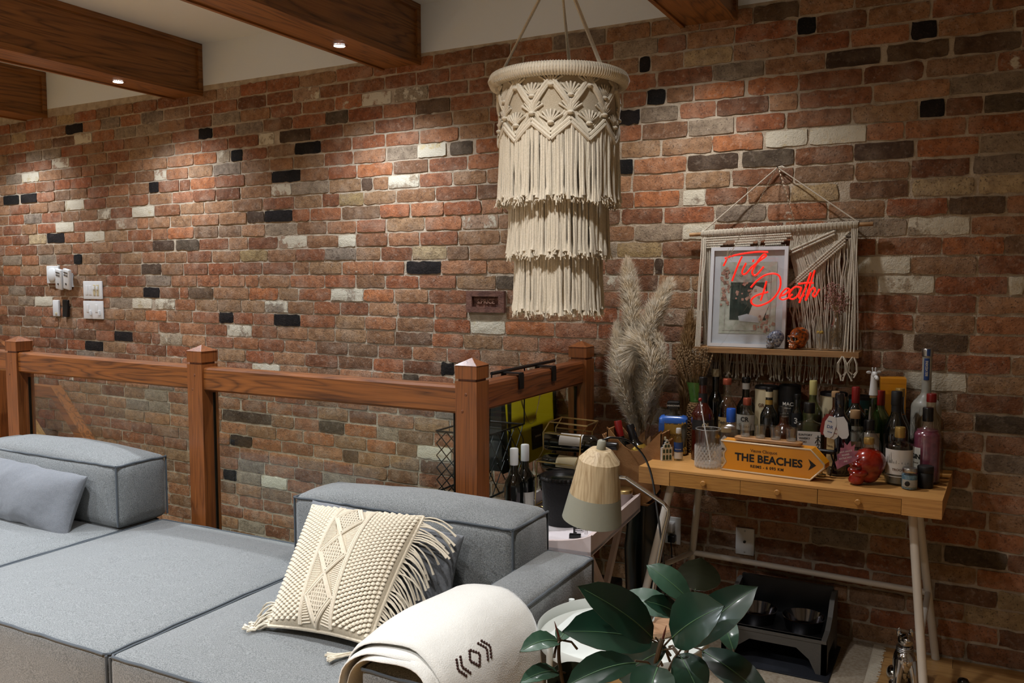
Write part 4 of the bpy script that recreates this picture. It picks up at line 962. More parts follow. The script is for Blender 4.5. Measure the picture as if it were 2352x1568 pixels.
fl_ = [(-.034, -.045), (-.012, -.03), (.012, -.018), (.036, .0), (.02, .006), (.034, .024), (.018, .022), (.022, .046), (.01, .036), (.006, .056), (-.004, .04), (-.014, .05), (-.014, .03), (-.026, .03), (-.026, .012), (-.036, .006), (-.034, -.014), (-.042, -.02)]
fo = MB().prism(fl_, -.0008, .0008).xf(Matrix.Translation((.005, -.072, .098)) @ Matrix.Rotation(R_(58), 4, 'Z') @ Matrix.Rotation(R_(-8), 4, 'X')).build('flame_tag', 'flame_pink', t, smooth=False)
for i in range(4): text_mb(('HOT SAUCE', 'REAPER', 'EXTRA HOT', 'chili')[i], .0075).xf(Matrix.Translation((.005, -.072, .098)) @ Matrix.Rotation(R_(58), 4, 'Z') @ Matrix.Rotation(R_(-8), 4, 'X') @ Matrix.Translation((-.008, -.0014, .018-.011*i)) @ Matrix.Rotation(-.25, 4, 'Y')).build('lettering', 'ink_white', fo, smooth=False)

# ------------------------------------------------------------------ macrame shelf on the wall
mat('cord', 'cfc6b6', .95, var=(260, 'b3a892', .7), spec=.1, sheen=.2)
mat('dowel', 'b08a5e', .6, var=(30, '8f6a42'))
wood('shelf_wood', 'a47c50', '7a5530', 'x', .55, 1.5)
t = thing('macrame_shelf', 'cream macrame wall hanging with a wooden shelf in its cords', 'shelf', (0, 0, 0))
ra, rbk = Vector((.028, -.045, 1.632)), Vector((.742, -.045, 1.656))
MB().tube([ra, rbk], .008, 12).build('dowel', 'dowel', t)
def rod(x): return ra.z+(rbk.z-ra.z)*(x-ra.x)/(rbk.x-ra.x)
wr = MB()
for i in range(118):
    x = .082+.605*i/117; r = .0135+.001*math.sin(i*2.3); wr.tube([(x+.0008*math.sin(a), -.045+r*math.cos(a*PI/4), rod(x)+r*math.sin(a*PI/4)) for a in range(8)], .0032, 4, closed=True)
wr.build('wrapped_cord', 'cord', t, kind='stuff')
SHZ = 1.172
MB().box(.086, .716, -.172, -.022, SHZ-.021, SHZ).build('shelf_board', 'shelf_wood', t, smooth=False)
ap = Vector((.377, -.02, 1.893))
hc = MB(); hc.tube([(.09, -.05, rod(.09)+.012), ap+Vector((0, -.002, 0)), (.685, -.05, rod(.685)+.012)], .0028, 6); hc.tube([ap, ap+Vector((.02, -.01, .003)), ap+Vector((.03, -.012, -.004))], .003, 6)
hc.build('hanging_cord', 'cord', t)
MB().tube([(ap.x, .001, ap.z), (ap.x, -.028, ap.z+.002)], .0025, 8).build('nail', 'black_metal', t)
cd = MB(); rc_ = random.Random(6)
def drop(x0, z0, x1, z1, y0=-.045, y1=-.05, r=.0026, w_=.003, n=4):
    cd.tube([(x0+(x1-x0)*i/n+rc_.uniform(-w_, w_)*(0 < i < n), y0+(y1-y0)*i/n+rc_.uniform(-w_, w_)*(0 < i < n), z0+(z1-z0)*i/n) for i in range(n+1)], r, 5)
# side bundles carrying the shelf, front and back
for k in range(4):
    for yy in (-.16, -.035): drop(.083+.005*k, rod(.09), .092+.006*k, SHZ, -.05, yy)
    for yy in (-.16, -.035): drop(.668+.006*k, rod(.69), .662+.012*k, SHZ, -.05, yy)
for k in range(3): drop(.10+.012*k, rod(.1), .112+.012*k, SHZ, -.05, -.05)
# body of the hanging: left knot lattice, diagonal knot bands at the right, cords below
def band1(x): return 1.559+(x-.441)*(1.628-1.559)/(.597-.441)
def band2(x): return 1.432+(x-.449)*(1.636-1.432)/(.675-.449)
kb = MB()
def knot(x, z, y=-.056, s_=.0052): kb.ell((x, y, z), (s_*1.25, s_*.9, s_), 7, 5)
for j in range(5):
    for i in range(46-0*j):
        x = .095+.0076*i+(.0038 if j % 2 else 0); zz = rod(x)-.020-.0095*j
        if (x-.1) % .12 < .06+.012*(4-j) or j < 2: knot(x, zz, -.054, .0044)
for i in range(27):
    x = .425+.0068*i
    for off in (0, -.0125): knot(x, band1(x)+off)
    for off in (0, -.0125, -.025):
        if x < .61: knot(x+.04, band2(x+.04)+off)
for i in range(12):
    x = .41+.0068*i; knot(x+.03, band2(x+.03)-.002, -.056)
kb.build('knot_bands', 'cord', t, kind='stuff')
for i in range(44):
    x = .44+.0055*i
    zt = rod(x)-.01; zb_ = band1(x) if x < .6 else band2(min(x, .675)); drop(x+.006, zt, x-.006, max(zb_, band2(x)), w_=.001)
for i in range(38):
    x = .44+.0042*i; z_ = band1(x)-.015; x2 = x+.025; drop(x, z_, x2, band2(min(x2, .66))-.0 if band2(x2) < z_ else z_-.01, w_=.001)
for i in range(46):
    x = .435+.0054*i; z_ = band2(x)-.02; drop(x, z_, .45+(x-.435)*.78+.02, SHZ+.001, -.05, -.03+rc_.uniform(-.01, .0), w_=.006, n=6)
for i in range(48): drop(.10+.0068*i, rod(.1+.0068*i)-.06, .11+.0066*i, SHZ+.001, -.048, -.028, w_=.004, n=5)
# fringe under the shelf
for i in range(118):
    x = .105+.58*i/117+rc_.uniform(-.004, .004); L_ = rc_.uniform(.085, .115)
    if rc_.random() < .12: continue
    x1 = x+rc_.uniform(-.012, .012); drop(x, SHZ-.02, x1, SHZ-.02-L_, -.03-rc_.uniform(0, .03), -.03-rc_.uniform(0, .03), .0022, .003)
    kb2 = (x1, -.045, SHZ-.02-L_); cd.ell((x1, -.045, SHZ-.022-L_), (.0032, .0032, .005), 5, 4)
cd.build('hanging_cords', 'cord', t, kind='stuff')
tl = MB()
for cx_, n_ in ((.106, 7), (.66, 6), (.698, 4)):
    for k in range(n_):
        a = rc_.uniform(.010, .020); p0 = Vector((cx_, -.168, SHZ-.012)); s_ = -1 if k % 2 else 1; zl = rc_.uniform(.07, .10)
        tl.tube([p0, p0+Vector((s_*a, -.006-.002*k, -.03)), p0+Vector((s_*a*1.1, -.006, -.06)), p0+Vector((s_*.003, -.004, -zl))], [.0026, .0026, .0026, .0034], 5)
tl.build('end_tassels', 'cord', t, kind='stuff')
# knotted pull-through at the left end
kk = MB()
for k in range(9): a = k*.7; kk.tube([(.096, -.172, SHZ-.016), (.096-.014*math.cos(a), -.178, SHZ-.016+.012*math.sin(a))], [.003, .0016], 4)
kk.build('frayed_knot', 'cord', t)

# ------------------------------------------------------------------ framed print on the shelf
mat('frame_white', 'cfd2d6', .4); mat('mount', 'c9ccd2', .8); mat('print_pale', 'c6c8bd', .8, var=(45, 'a9ad9c')); mat('print_green', '26382f', .8, var=(40, '16241e')); mat('print_rose', 'c49a88', .8, var=(120, 'a87868')); mat('print_stone', 'b9b8ad', .8, var=(60, '8f8c82')); mat('print_skin', 'cfc2b6', .8)
FM = Matrix.Translation((.284, -.112, SHZ+.0006)) @ Matrix.Rotation(R_(-6), 4, 'X')
t = thing('picture_frame', 'white framed floral print leaning on the macrame shelf', 'picture', (0, 0, 0)); W2, H2 = .154, .405
fb = MB()
for b_ in ((-W2, W2, -.012, .008, 0, .014), (-W2, W2, -.012, .008, H2-.014, H2), (-W2, -W2+.014, -.012, .008, .014, H2-.014), (W2-.014, W2, -.012, .008, .014, H2-.014)): fb.box(*b_)
fb.xf(FM).build('frame', 'frame_white', t, smooth=False)
MB().box(-W2+.01, W2-.01, .0, .004, .01, H2-.01).xf(FM).build('mount_board', 'mount', t, smooth=False)
pr_ = MB(); x0, x1, zz0, zz1 = -.112, .112, .055, .345
pr_.box(x0, x1, -.0016, 0, zz0, zz1, 0)
for i, b_ in enumerate(((x0+.012, x1-.012, zz0+.01, zz0+.014), (x0+.02, x0+.024, zz0+.014, zz1-.05), (x1-.024, x1-.02, zz0+.014, zz1-.05))): pr_.box(b_[0], b_[1], -.0021, -.0016, b_[2], b_[3], 3)
pr_.box(-.07, .075, -.0022, -.0016, .11, .265, 1); ar = [(-.045+.06+.06*math.cos(a*PI/10), .275+.045*math.sin(a*PI/10)) for a in range(11)]
pr_.prism([(-.07, .262), (.085, .262), (.085, .31), (.03, .335), (-.04, .33), (-.07, .30)], -.0024, -.0016, 3)
pr_.prism([(.0, .11), (.06, .105), (.085, .17), (.07, .235), (.03, .25), (.005, .21), (.02, .17)], -.0028, -.0022, 4)
pr_.prism([(-.03, .105), (.05, .10), (.04, .125), (.0, .135), (-.035, .125)], -.0030, -.0022, 5)
rt = random.Random(12)
for i in range(80):
    q = rt.random(); x, z = (rt.uniform(-.108, -.075), rt.uniform(.17, .32)) if q < .45 else ((rt.uniform(.03, .108), rt.uniform(.065, .13)) if q < .75 else (rt.uniform(-.06, .05), rt.uniform(.19, .30)))
    r = rt.uniform(.004, .009); pr_.prism([(x+r*math.cos(a*PI/4+i)*(1 if a % 2 else .75), z+r*math.sin(a*PI/4+i)*(1 if a % 2 else .75)) for a in range(8)], -.0034, -.0022, 2)
pr_.xf(FM).build('floral_print', ['print_pale', 'print_green', 'print_rose', 'print_stone', 'print_skin', 'mount'], t, smooth=False)
MB().box(-W2+.012, W2-.012, -.0075, -.0065, .012, H2-.012).xf(FM).build('glazing', 'acrylic', t, smooth=False)

# ------------------------------------------------------------------ neon sign hung in front
mat('neon_red', 'e8281c', .4, emit=('ff2416', .7)); mat('chain_metal', 'b7ab95', .3, .8)
NEON = [[(.223, 1.531), (.207, 1.499)], [(.212, 1.529), (.257, 1.542), (.302, 1.549), (.347, 1.553), (.38, 1.551)], [(.28, 1.536), (.266, 1.505), (.252, 1.468), (.242, 1.439)],
        [(.296, 1.51), (.282, 1.479), (.285, 1.466), (.298, 1.47), (.317, 1.493)], [(.325, 1.523), (.322, 1.513)], [(.317, 1.493), (.347, 1.517), (.372, 1.536), (.363, 1.542), (.343, 1.518), (.321, 1.479), (.326, 1.463), (.34, 1.466), (.364, 1.495)],
        [(.376, 1.439), (.366, 1.4), (.355, 1.362)], [(.316, 1.414), (.338, 1.439), (.37, 1.462), (.403, 1.468), (.425, 1.456), (.429, 1.422), (.416, 1.389), (.389, 1.36), (.35, 1.343), (.325, 1.348), (.319, 1.365), (.339, 1.383), (.383, 1.397)],
        [(.427, 1.38), (.448, 1.389), (.463, 1.406), (.451, 1.41), (.435, 1.394), (.427, 1.375), (.438, 1.368), (.459, 1.375), (.475, 1.389)], [(.507, 1.414), (.485, 1.417), (.467, 1.4), (.462, 1.378), (.476, 1.37), (.494, 1.384), (.507, 1.414), (.498, 1.384), (.503, 1.373), (.518, 1.389)],
        [(.54, 1.472), (.523, 1.417), (.5, 1.356)], [(.495, 1.428), (.522, 1.432), (.551, 1.432)], [(.554, 1.48), (.541, 1.433), (.523, 1.365), (.539, 1.401), (.552, 1.414), (.557, 1.403), (.549, 1.387), (.558, 1.381), (.573, 1.409)]]
def spline(P, n=6):
    if len(P) < 3: return [Vector(p) for p in P]
    o_ = []; Q = [Vector(p) for p in P]
    for i in range(len(Q)-1):
        a, b, c, d = Q[max(i-1, 0)], Q[i], Q[i+1], Q[min(i+2, len(Q)-1)]
        for k in range(n):
            u = k/n; o_.append(.5*((2*b)+(c-a)*u+(2*a-5*b+4*c-d)*u*u+(3*b-a-3*c+d)*u**3))
    return o_+[Q[-1]]
t = thing('neon_sign', 'red neon script sign on clear acrylic hung by chains', 'neon sign', (0, 0, 0))
for st_ in NEON: MB().tube([(p.x, p.y, p.z) for p in spline([(x, -.182, z) for x, z in st_])], .0036, 8).build('neon_tube', 'neon_red', t)
def acr(): 
    pts = spline([(.205, 1.555), (.30, 1.572), (.39, 1.572), (.415, 1.50), (.46, 1.485), (.56, 1.50), (.588, 1.45), (.575, 1.36), (.49, 1.34), (.34, 1.325), (.30, 1.35), (.298, 1.42), (.23, 1.425), (.195, 1.48), (.205, 1.555)], 4)
    return [(p.x, p.y) for p in pts[:-1]]
MB().prism(list(reversed(acr())), -.178, -.174).build('acrylic_backing', 'acrylic', t, smooth=False)
def chain(a, b, nm='chain'):
    a, b = Vector(a), Vector(b); d = (b-a); n = int(d.length/.0085); d.normalize(); s1 = d.cross(Vector((0, 1, 0))).normalized(); s2 = d.cross(s1); mb = MB()
    for i in range(n):
        c = a+(b-a)*((i+.5)/n); s_ = s1 if i % 2 else s2
        mb.tube([c+d*(.0058*math.cos(k*PI/4))+s_*(.0028*math.sin(k*PI/4)) for k in range(8)], .0008, 4, closed=True)
    mb.build(nm, 'chain_metal', t, kind='stuff')
chain((ap.x-.004, -.026, 1.888), (.238, -.182, 1.553)); chain((ap.x+.004, -.026, 1.888), (.53, -.182, 1.49))
cr = MB()
for k in range(6): a = k*1.05; cr.tube([(.235+.012*math.cos(a+j*.9), -.19-.003*j, 1.56-.014*j+.01*math.sin(a+j)) for j in range(4)], .0008, 4)
cr.build('coiled_wire', 'chain_metal', t)
MB().tube([(.31, -.182, 1.35), (.25, -.186, 1.26), (.215, -.184, 1.20), (.19, -.176, 1.174)], .002, 6).build('power_cord', 'acrylic', t)

# ------------------------------------------------------------------ small things on the shelf
mat('skull_blue', '1d3a66', .3, var=(150, 'b9bfc9'), coat=.4); mat('skull_orange', 'c8600f', .3, var=(110, '17130f'), coat=.4); mat('paint_dot', 'ded6c2', .4); mat('paint_yellow', 'c9a21c', .4); mat('socket_dark', '0c0a0b', .5)
def deco_skull(label, x, s, m, rot, dotm):
    t = thing('painted_skull', label, 'figurine', (x, -.118, SHZ+.0006), R_(rot), 'painted skulls on the macrame shelf')
    skull(MB(), s).build('skull_body', m, t)
    d = MB()
    for sx in (-1, 1): d.ell((sx*.135*s, -.345*s, .47*s), (.085*s, .05*s, .085*s), 12, 8)
    d.build('eye_sockets', 'socket_dark', t)
    e = MB()
    for sx in (-1, 1):
        for k in range(11): a = 2*PI*k/11; e.ell((sx*.135*s+.12*s*math.cos(a), -.445*s+(.07 if sx*math.cos(a) > .3 else .0)*s, .47*s+.12*s*math.sin(a)), (.018*s, .018*s, .018*s), 6, 4)
    for k in range(6):
        for j in (0, 1): e.ell((-.14*s+.056*s*k, -.46*s+.09*s*(abs(k-2.5)/2.5)**2, (.215-.085*j)*s), (.026*s, .02*s, .034*s), 6, 5)
    e.build('painted_dots', dotm, t)
deco_skull('blue painted skull on the macrame shelf', .401, .074, 'skull_blue', -58, 'paint_dot')
deco_skull('orange and black painted skull on the macrame shelf', .489, .088, 'skull_orange', -40, 'paint_dot')
t = thing('glass_vial', 'slim glass vial with a yellow dried flower', 'vase', (.566, -.112, SHZ+.0006))
MB().sup([(0, .016), (.003, .018), (.105, .018), (.112, .0155), (.13, .0155), (.13, .0135), (.11, .0138), (.10, .016), (.005, .016)], 20).build('vial_glass', 'thin_glass', t)
MB().tube([(0, 0, .006), (.002, 0, .06)], .001, 5).build('stem', 'dry_grass', t); fl_ = MB()
for k in range(12): a = k*.55; fl_.ell((.002+.009*math.cos(a), .009*math.sin(a), .066+.002*(k % 3)), (.005, .005, .004), 6, 4)
fl_.build('yellow_flower', 'paint_yellow', t)
t = thing('bud_vase', 'clear glass bottle vase holding dusty pink dried flowers', 'vase', (.627, -.106, SHZ+.0006))
MB().sup([(0, .026), (.004, .031), (.085, .032), (.105, .026), (.115, .017), (.145, .016), (.148, .0185), (.145, .014), (.115, .0145), (.102, .023), (.085, .029), (.006, .028)], 24).build('vase_glass', 'thin_glass', t)
mat('dry_pink', 'b98f86', .9, var=(80, '8f6a60')); st_ = MB(); fw = MB(); rt = random.Random(21)
for i in range(34):
    a = rt.uniform(0, 2*PI); r = rt.uniform(.0, .055); p0 = Vector((rt.uniform(-.016, .016), rt.uniform(-.016, .016), .012)); p1 = Vector((r*math.cos(a), r*math.sin(a)*.55-.01, rt.uniform(.17, .255)))
    q = Vector((rt.uniform(-.006, .006), rt.uniform(-.006, .006), .13)); st_.tube([p0, q, p1], .0008, 4)
    for k in range(9): c = p1+Vector((rt.uniform(-.013, .013), rt.uniform(-.010, .010), rt.uniform(-.05, .012))); fw.ell(c, (.0026, .0026, .0034), 5, 4)
for i in range(60): a, z = rt.uniform(0, 6.28), rt.uniform(.008, .08); st_.tube([(.02*math.cos(a), .02*math.sin(a), z), (.022*math.cos(a+1.5), .022*math.sin(a+1.5), z+.02)], .001, 4)
st_.build('stems', 'dry_grass', t, kind='stuff'); fw.build('dried_blossom', 'dry_pink', t, kind='stuff')

# ------------------------------------------------------------------ macrame pendant
mat('pendant_cord', 'e0d6c2', .95, var=(260, 'cabfa6', .7), spec=.1, sheen=.3)
PC = (-.088, -1.1); t = thing('macrame_pendant', 'three-tier cream macrame pendant with long fringe', 'pendant', (PC[0], PC[1], 1.32))
z_ = lambda z: z-1.32
rr = random.Random(17)
MB().tube([(.20*math.cos(2*PI*k/40), .20*math.sin(2*PI*k/40), z_(2.065)) for k in range(40)], .021, 10, closed=True).build('wrapped_ring', 'pendant_cord', t)
wr = MB()
for k in range(150):
    a = 2*PI*k/150; c = Vector((.20*math.cos(a), .20*math.sin(a), z_(2.065))); u = Vector((math.cos(a), math.sin(a), 0))
    wr.tube([c+u*(.0212*math.cos(q*PI/4))+Vector((0, 0, .0212*math.sin(q*PI/4))) for q in range(8)], .0022, 4, closed=True)
wr.build('ring_wrapping', 'pendant_cord', t, kind='stuff')
kn = MB()
def cyl(a, z, r): return Vector((r*math.cos(a), r*math.sin(a), z_(z)))
NL = 10; zT, zM, zB = 2.045, 1.965, 1.885
for k in range(NL):
    a0 = 2*PI*k/NL; da = PI/NL
    for s_ in (-1, 1):
        for off in (0, .012):
            pts = [cyl(a0+s_*da*2*u, zT-(zT-zB)*u-off, .184+.006*math.sin(u*PI*2)) for u in [i/14 for i in range(15)]]; kn.tube(pts, .0066, 6)
    for zc, sh in ((2.005, 1), (1.925, 0), (1.955, 1), (2.035, 0)):
        aa = a0+sh*da
        for q in range(7):
            ang = (q-3)*.30; p0 = cyl(aa, zc-.014, .185); p1 = cyl(aa+math.sin(ang)*.24, zc-.014+.038*math.cos(ang), .187); kn.tube([p0, p0.lerp(p1, .5)+Vector((math.cos(aa), math.sin(aa), 0))*.004, p1], .0035, 5)
        kn.ell(cyl(aa, zc-.016, .188), (.011, .011, .007), 8, 6)
    for s_ in (-1, 1):   # diagonal edge of the band
        kn.tube([cyl(a0+s_*da*u, 1.862+.05*u, .189) for u in (0, .25, .5, .75, 1)], .0065, 6); kn.tube([cyl(a0+s_*da*u, 1.874+.05*u, .188) for u in (0, .25, .5, .75, 1)], .0055, 6)
MB().sup([(z_(1.90), .1825), (z_(2.05), .1845)], 36, cap0=False, cap1=False).build('band_backing', 'cream_cloth', t)
kn.build('knotted_band', 'pendant_cord', t, kind='stuff')
def fringe(name, R0, R1, ztop, zbot, n, edge):
    fb = MB()
    for k in range(n):
        a = 2*PI*(k+rr.uniform(-.3, .3))/n; zt = ztop(a) if callable(ztop) else ztop; zb = zbot+rr.uniform(-.012, .012)
        r0 = R0+rr.uniform(-.004, .004); r1 = R1+rr.uniform(-.008, .008); w_ = rr.uniform(-.02, .02)
        pts = [cyl(a+w_*u+rr.uniform(-.006, .006)*(u > 0), zt+(zb-zt)*u, r0+(r1-r0)*u+rr.uniform(-.002, .002)) for u in (0, .3, .6, .85, .95, 1)]
        fb.tube(pts, [.0042, .0042, .0042, .0044, .006, .0075], 5)
        for q in range(3):
            e = pts[-2]; fb.tube([e, e+Vector((rr.uniform(-.012, .012), rr.uniform(-.012, .012), -rr.uniform(.012, .028)))], [.002, .0012], 3)
    fb.build(name, 'pendant_cord', t, kind='stuff')
da = PI/NL
zt1 = lambda a: 1.862+.05*abs(((a/da)+1) % 2-1)
fringe('upper_fringe', .184, .187, zt1, 1.69, 190, 0); fringe('middle_fringe', .152, .156, 1.78, 1.525, 170, 0); fringe('lower_fringe', .133, .136, 1.60, 1.345, 150, 0)
for nm_, r, z in (('middle_hoop', .152, 1.785), ('lower_hoop', .133, 1.605)): MB().tube([(r*math.cos(2*PI*k/32), r*math.sin(2*PI*k/32), z_(z)) for k in range(32)], .006, 8, closed=True).build(nm_, 'pendant_cord', t)
apx = Vector((.0, 0, z_(2.44)))
for a in (-2.75, -.42, 1.75):
    MB().tube([apx, cyl(a, 2.08, .19)], .0042, 6).build('support_cord', 'pendant_cord', t); MB().tube([apx+Vector((.004, 0, 0)), cyl(a+.04, 2.08, .19)], .0042, 6).build('support_cord', 'pendant_cord', t)
MB().tube([apx, (0, 0, z_(2.785))], .006, 8).build('hanging_rope', 'pendant_cord', t); kk = MB()
for k in range(9): kk.tube([apx, apx+Vector((.02*math.cos(k), .02*math.sin(k), .03)), apx+Vector((.022*math.cos(k+.4), .022*math.sin(k+.4), -.055))], .003, 5)
kk.build('top_knot', 'pendant_cord', t); MB().sup([(z_(2.775), .02), (z_(2.7895), .024)], 14).build('ceiling_hook', 'brass', t)

# ------------------------------------------------------------------ tray table in the corner
mat('pink_paint', 'd9c9c4', .5, var=(12, 'd0bdb7')); mat('tray_floor', 'e2dadc', .45)
TR = Matrix.Translation((0, -1.03, 0)) @ Matrix.Rotation(R_(4.5), 4, 'Z')
def tb(x, y, z=0): return TR @ Vector((x, y, z))
TZ0, TZ1, TD, TWd = .548, .60, .62, .400
t = thing('tray_table', 'pale pink wooden tray table with crossed legs beside the sofa', 'table', (0, 0, 0))
MB().box(-TWd, 0, 0, TD, TZ0-.012, TZ0).xf(TR).build('tray_base', 'tray_floor', t, smooth=False)
def scoop(n=16):
    top_ = [(-TWd+TWd*i/n, TZ1+.012-.045*math.sin(PI*min(1, max(0, (i/n-.0)/1.0)))**1.0*0-(.0 if i/n < .03 else 0)) for i in range(n+1)]
    top_ = [(-TWd+TWd*i/n, TZ1-.036*max(0, math.sin(PI*(i/n)))**.7+.004) for i in range(n+1)]
    return [(-TWd, TZ0-.016), (0, TZ0-.016)]+list(reversed(top_))
for y0 in (0, TD-.014): MB().prism(scoop(), y0, y0+.014).xf(TR).build('tray_end', 'pink_paint', t, smooth=False)
for x0 in (-.014, -TWd): MB().box(x0, x0+.014, .014, TD-.014, TZ0-.016, TZ1).xf(TR).build('tray_side', 'pink_paint', t, smooth=False)
for xo in (-.035, -.36):
    for a, b in (((0, .06, TZ0-.018), (0, .56, 0)), ((0, .56, TZ0-.018), (0, .06, 0))):
        dx_ = .0 if a[1] < .3 else -.022; mb = MB(); R = []
        for e in (a, b): R.append([(xo+dx_-.009, e[1]-.022, e[2]), (xo+dx_+.009, e[1]-.022, e[2]), (xo+dx_+.009, e[1]+.022, e[2]), (xo+dx_-.009, e[1]+.022, e[2])])
        mb.rings(R).xf(TR).build('leg', 'pink_paint', t, smooth=False)
wz = TZ0+.0006
def bottle_at(label, px, py, **k): return bottle(label, px, py, .276, .0375, 'dark_glass', .135, .195, .0145, ('cap_white', .062, .0158), z=TZ0, name='wine_bottle', group='wine bottles on the tray table', **k)
bottle_at('wine bottle with white screw cap, nearer the corner post', -.394, -.826)
bottle_at('wine bottle with white screw cap, nearer the gold rack', -.392, -.742, lab=[(.03, .10, 'paper_white', .9, [], .6)])
# bucket with a crown-cap rim
mat('black_velvet', '08080a', .9, sheen=.15, bump=(120, .002))
t = thing('ice_bucket', 'black round bucket with a fluted crown-cap rim on tray table', 'bucket', (-.225, -.745, TZ0+.0006))
MB().sup([(0, .075), (.006, .079), (.12, .084), (.165, .087)], 36).build('bucket_body', 'black_velvet', t)
R = []
for z, r, w_ in ((.162, .089, .0), (.165, .094, .004), (.172, .093, .004), (.178, .088, .0015), (.176, .078, 0), (.168, .072, 0), (.166, .05, 0)):
    R.append([((r+w_*(1 if k % 2 else -1))*math.cos(2*PI*k/72), (r+w_*(1 if k % 2 else -1))*math.sin(2*PI*k/72), z) for k in range(72)])
MB().rings(R).build('fluted_rim', 'black_plastic', t); MB().sup([(.1665, .052), (.1675, .046)], 24).build('lid_disc', 'glass_edge', t)
# gold wire wine rack
t = thing('wine_rack', 'gold wire geometric wine rack standing on the tray table', 'wine rack', (0, 0, 0))
f0 = [Vector(p) for p in ((-.409, -.60, .845), (-.386, -.60, .893), (-.225, -.60, .892), (-.242, -.60, .847))]
def bar(pts, r=.003): MB().tube(pts, r, 6).build('wire', 'brass', t)
dz = Vector((-.02, .16, -.002)); b0 = [p+dz for p in f0]
F = [Vector(p) for p in ((-.385, -.60, .848), (-.358, -.60, .892), (-.200, -.60, .888), (-.225, -.60, .844), (-.228, -.60, .776), (-.25, -.60, .728), (-.412, -.60, .732), (-.384, -.60, .78))]
G = [p+Vector((-.004, .125, .0)) for p in F]
for P in (F, G): bar([P[0], P[1], P[2], P[3], P[0]]); bar([P[0], P[7], P[6], P[5], P[4], P[3]])
for a, b in ((1, 1), (2, 2), (6, 6), (5, 5)): bar([F[a], G[b]])
for P in (F, G):
    for k in (6, 5): bar([P[k], Vector((P[k].x+.01*(1 if k == 5 else -1), P[k].y, TZ0+.003))])
bar([Vector((F[6].x-.01, F[6].y, TZ0+.003)), Vector((F[5].x+.01, F[5].y, TZ0+.003)), Vector((G[5].x+.01, G[5].y, TZ0+.003)), Vector((G[6].x-.01, G[6].y, TZ0+.003)), Vector((F[6].x-.01, F[6].y, TZ0+.003))])
def lying(label, x, y, z, yaw, labm):
    t = thing('wine_bottle', label, 'bottle', (x, y, z), R_(yaw), 'wine bottles lying in the gold rack'); M_ = Matrix.Rotation(PI/2, 4, 'Y')
    MB().sup(bprof(.037, .3, .19, .235, .0145, .29), 24).xf(M_).build('glass_body', 'dark_glass', t); MB().sup([(.245, .0155), (.298, .0155), (.3, .014)], 18).xf(M_).build('cap', 'cap_black', t)
    arc_label(.037, .07, .165, -1.35, .15).xf(Matrix.Rotation(PI/2, 4, 'Y')).build('label', labm, t)
lying('wine bottle lying highest in the gold rack', -.40, -.545, .806, 3, 'paper_white')
lying('wine bottle lying in the middle of the gold rack', -.40, -.55, .722, -6, 'paper_cream')
lying('wine bottle lying lowest in the gold rack', -.405, -.56, .640, -5, 'paper_white')
# candle jar and clamp on the tray
t = thing('candle_jar', 'pink candle jar with gold lid at the back of tray table', 'candle', (-.105, -.455, TZ0+.0006))
MB().sup([(0, .034), (.004, .037), (.062, .037)], 22).build('jar', 'pink_paint', t); MB().sup([(.062, .038), (.074, .038), (.077, .034)], 22).build('lid', 'brass', t)
t = thing('screw_clamp', 'black and chrome screw clamp standing on the pink tray', 'clamp', (-.112, -.905, TZ0+.0006), R_(20))
MB().box(-.02, .02, -.012, .012, 0, .012).build('foot', 'black_metal', t, smooth=False); MB().box(-.006, .006, -.006, .006, .012, .085).build('stem', 'black_plastic', t, smooth=False)
MB().tube([(.004, -.012, .03), (.03, -.02, .032)], .007, 12).build('screw', 'chrome', t); MB().rbox((.04, -.022, .036), (.012, .006, .034), .0028, 2).build('wing_nut', 'chrome', t)
# leather sling with two bottles
mat('tan_leather', 'a97a4a', .55, var=(25, '94673a'), bump=(200, .001)); mat('kraft_paper', 'a37a50', .8, var=(30, '8f6840'), bump=(40, .004)); mat('gold_foil', 'b08f3a', .35, .5, bump=(60, .003))
p = tb(-.075, .535); t = thing('bottle_carrier', 'tan leather sling carrier holding two bottles beside the desk', 'carrier', (-.085, -.33, TZ0+.0006))
sl = MB(); R = []
for i in range(17):
    u = i/16; a = PI+PI*u; x = .105*math.cos(a); z = .20+.045*abs(math.cos(a))**1.5 if False else 0
    R.append((x, math.sin(a)))
def sling(mb, yy, th):
    vs = []; n = 20; fs = []
    for i in range(n+1):
        x = -.115+.23*i/n; top_ = .305-.088*max(0, math.cos((x/.115)*PI/2))**1.2; bot = .0+.085*(abs(x)/.115)**2.4
        vs += [(x, yy, bot), (x, yy, top_), (x, yy+th, bot), (x, yy+th, top_)]
    for i in range(n):
        a, b = i*4, (i+1)*4; fs += [(a, b, b+1, a+1), (a+2, a+3, b+3, b+2), (a+1, b+1, b+3, a+3), (a, a+2, b+2, b)]
    fs += [(0, 1, 3, 2), (n*4, n*4+2, n*4+3, n*4+1)]; mb.add(vs, fs)
sling(sl, -.064, .004); sling(sl, .060, .004)
for sx in (-1, 1): sl.box(sx*.113-.003, sx*.113+.003, -.064, .064, .08, .295)
sl.box(-.06, .06, -.061, .061, 0, .004); sl.build('leather_sling', 'tan_leather', t, smooth=False)
pk = MB(); rk = random.Random(3)
for k in range(14):
    x = -.11+.017*k; h = rk.uniform(.26, .31); pk.add([(x, .02, .1), (x+.02, .026, .1), (x+.024, .012+rk.uniform(-.02, .02), h), (x+.004, .01, h-.02)], [(0, 1, 2, 3)]); pk.add([(x, -.02, .1), (x+.02, -.014, .1), (x+.03, -.03+rk.uniform(-.01, .01), h-.06), (x-.004, -.03, h-.07)], [(0, 1, 2, 3)])
pk.build('kraft_wrap', 'kraft_paper', t, smooth=False)
cr = MB()
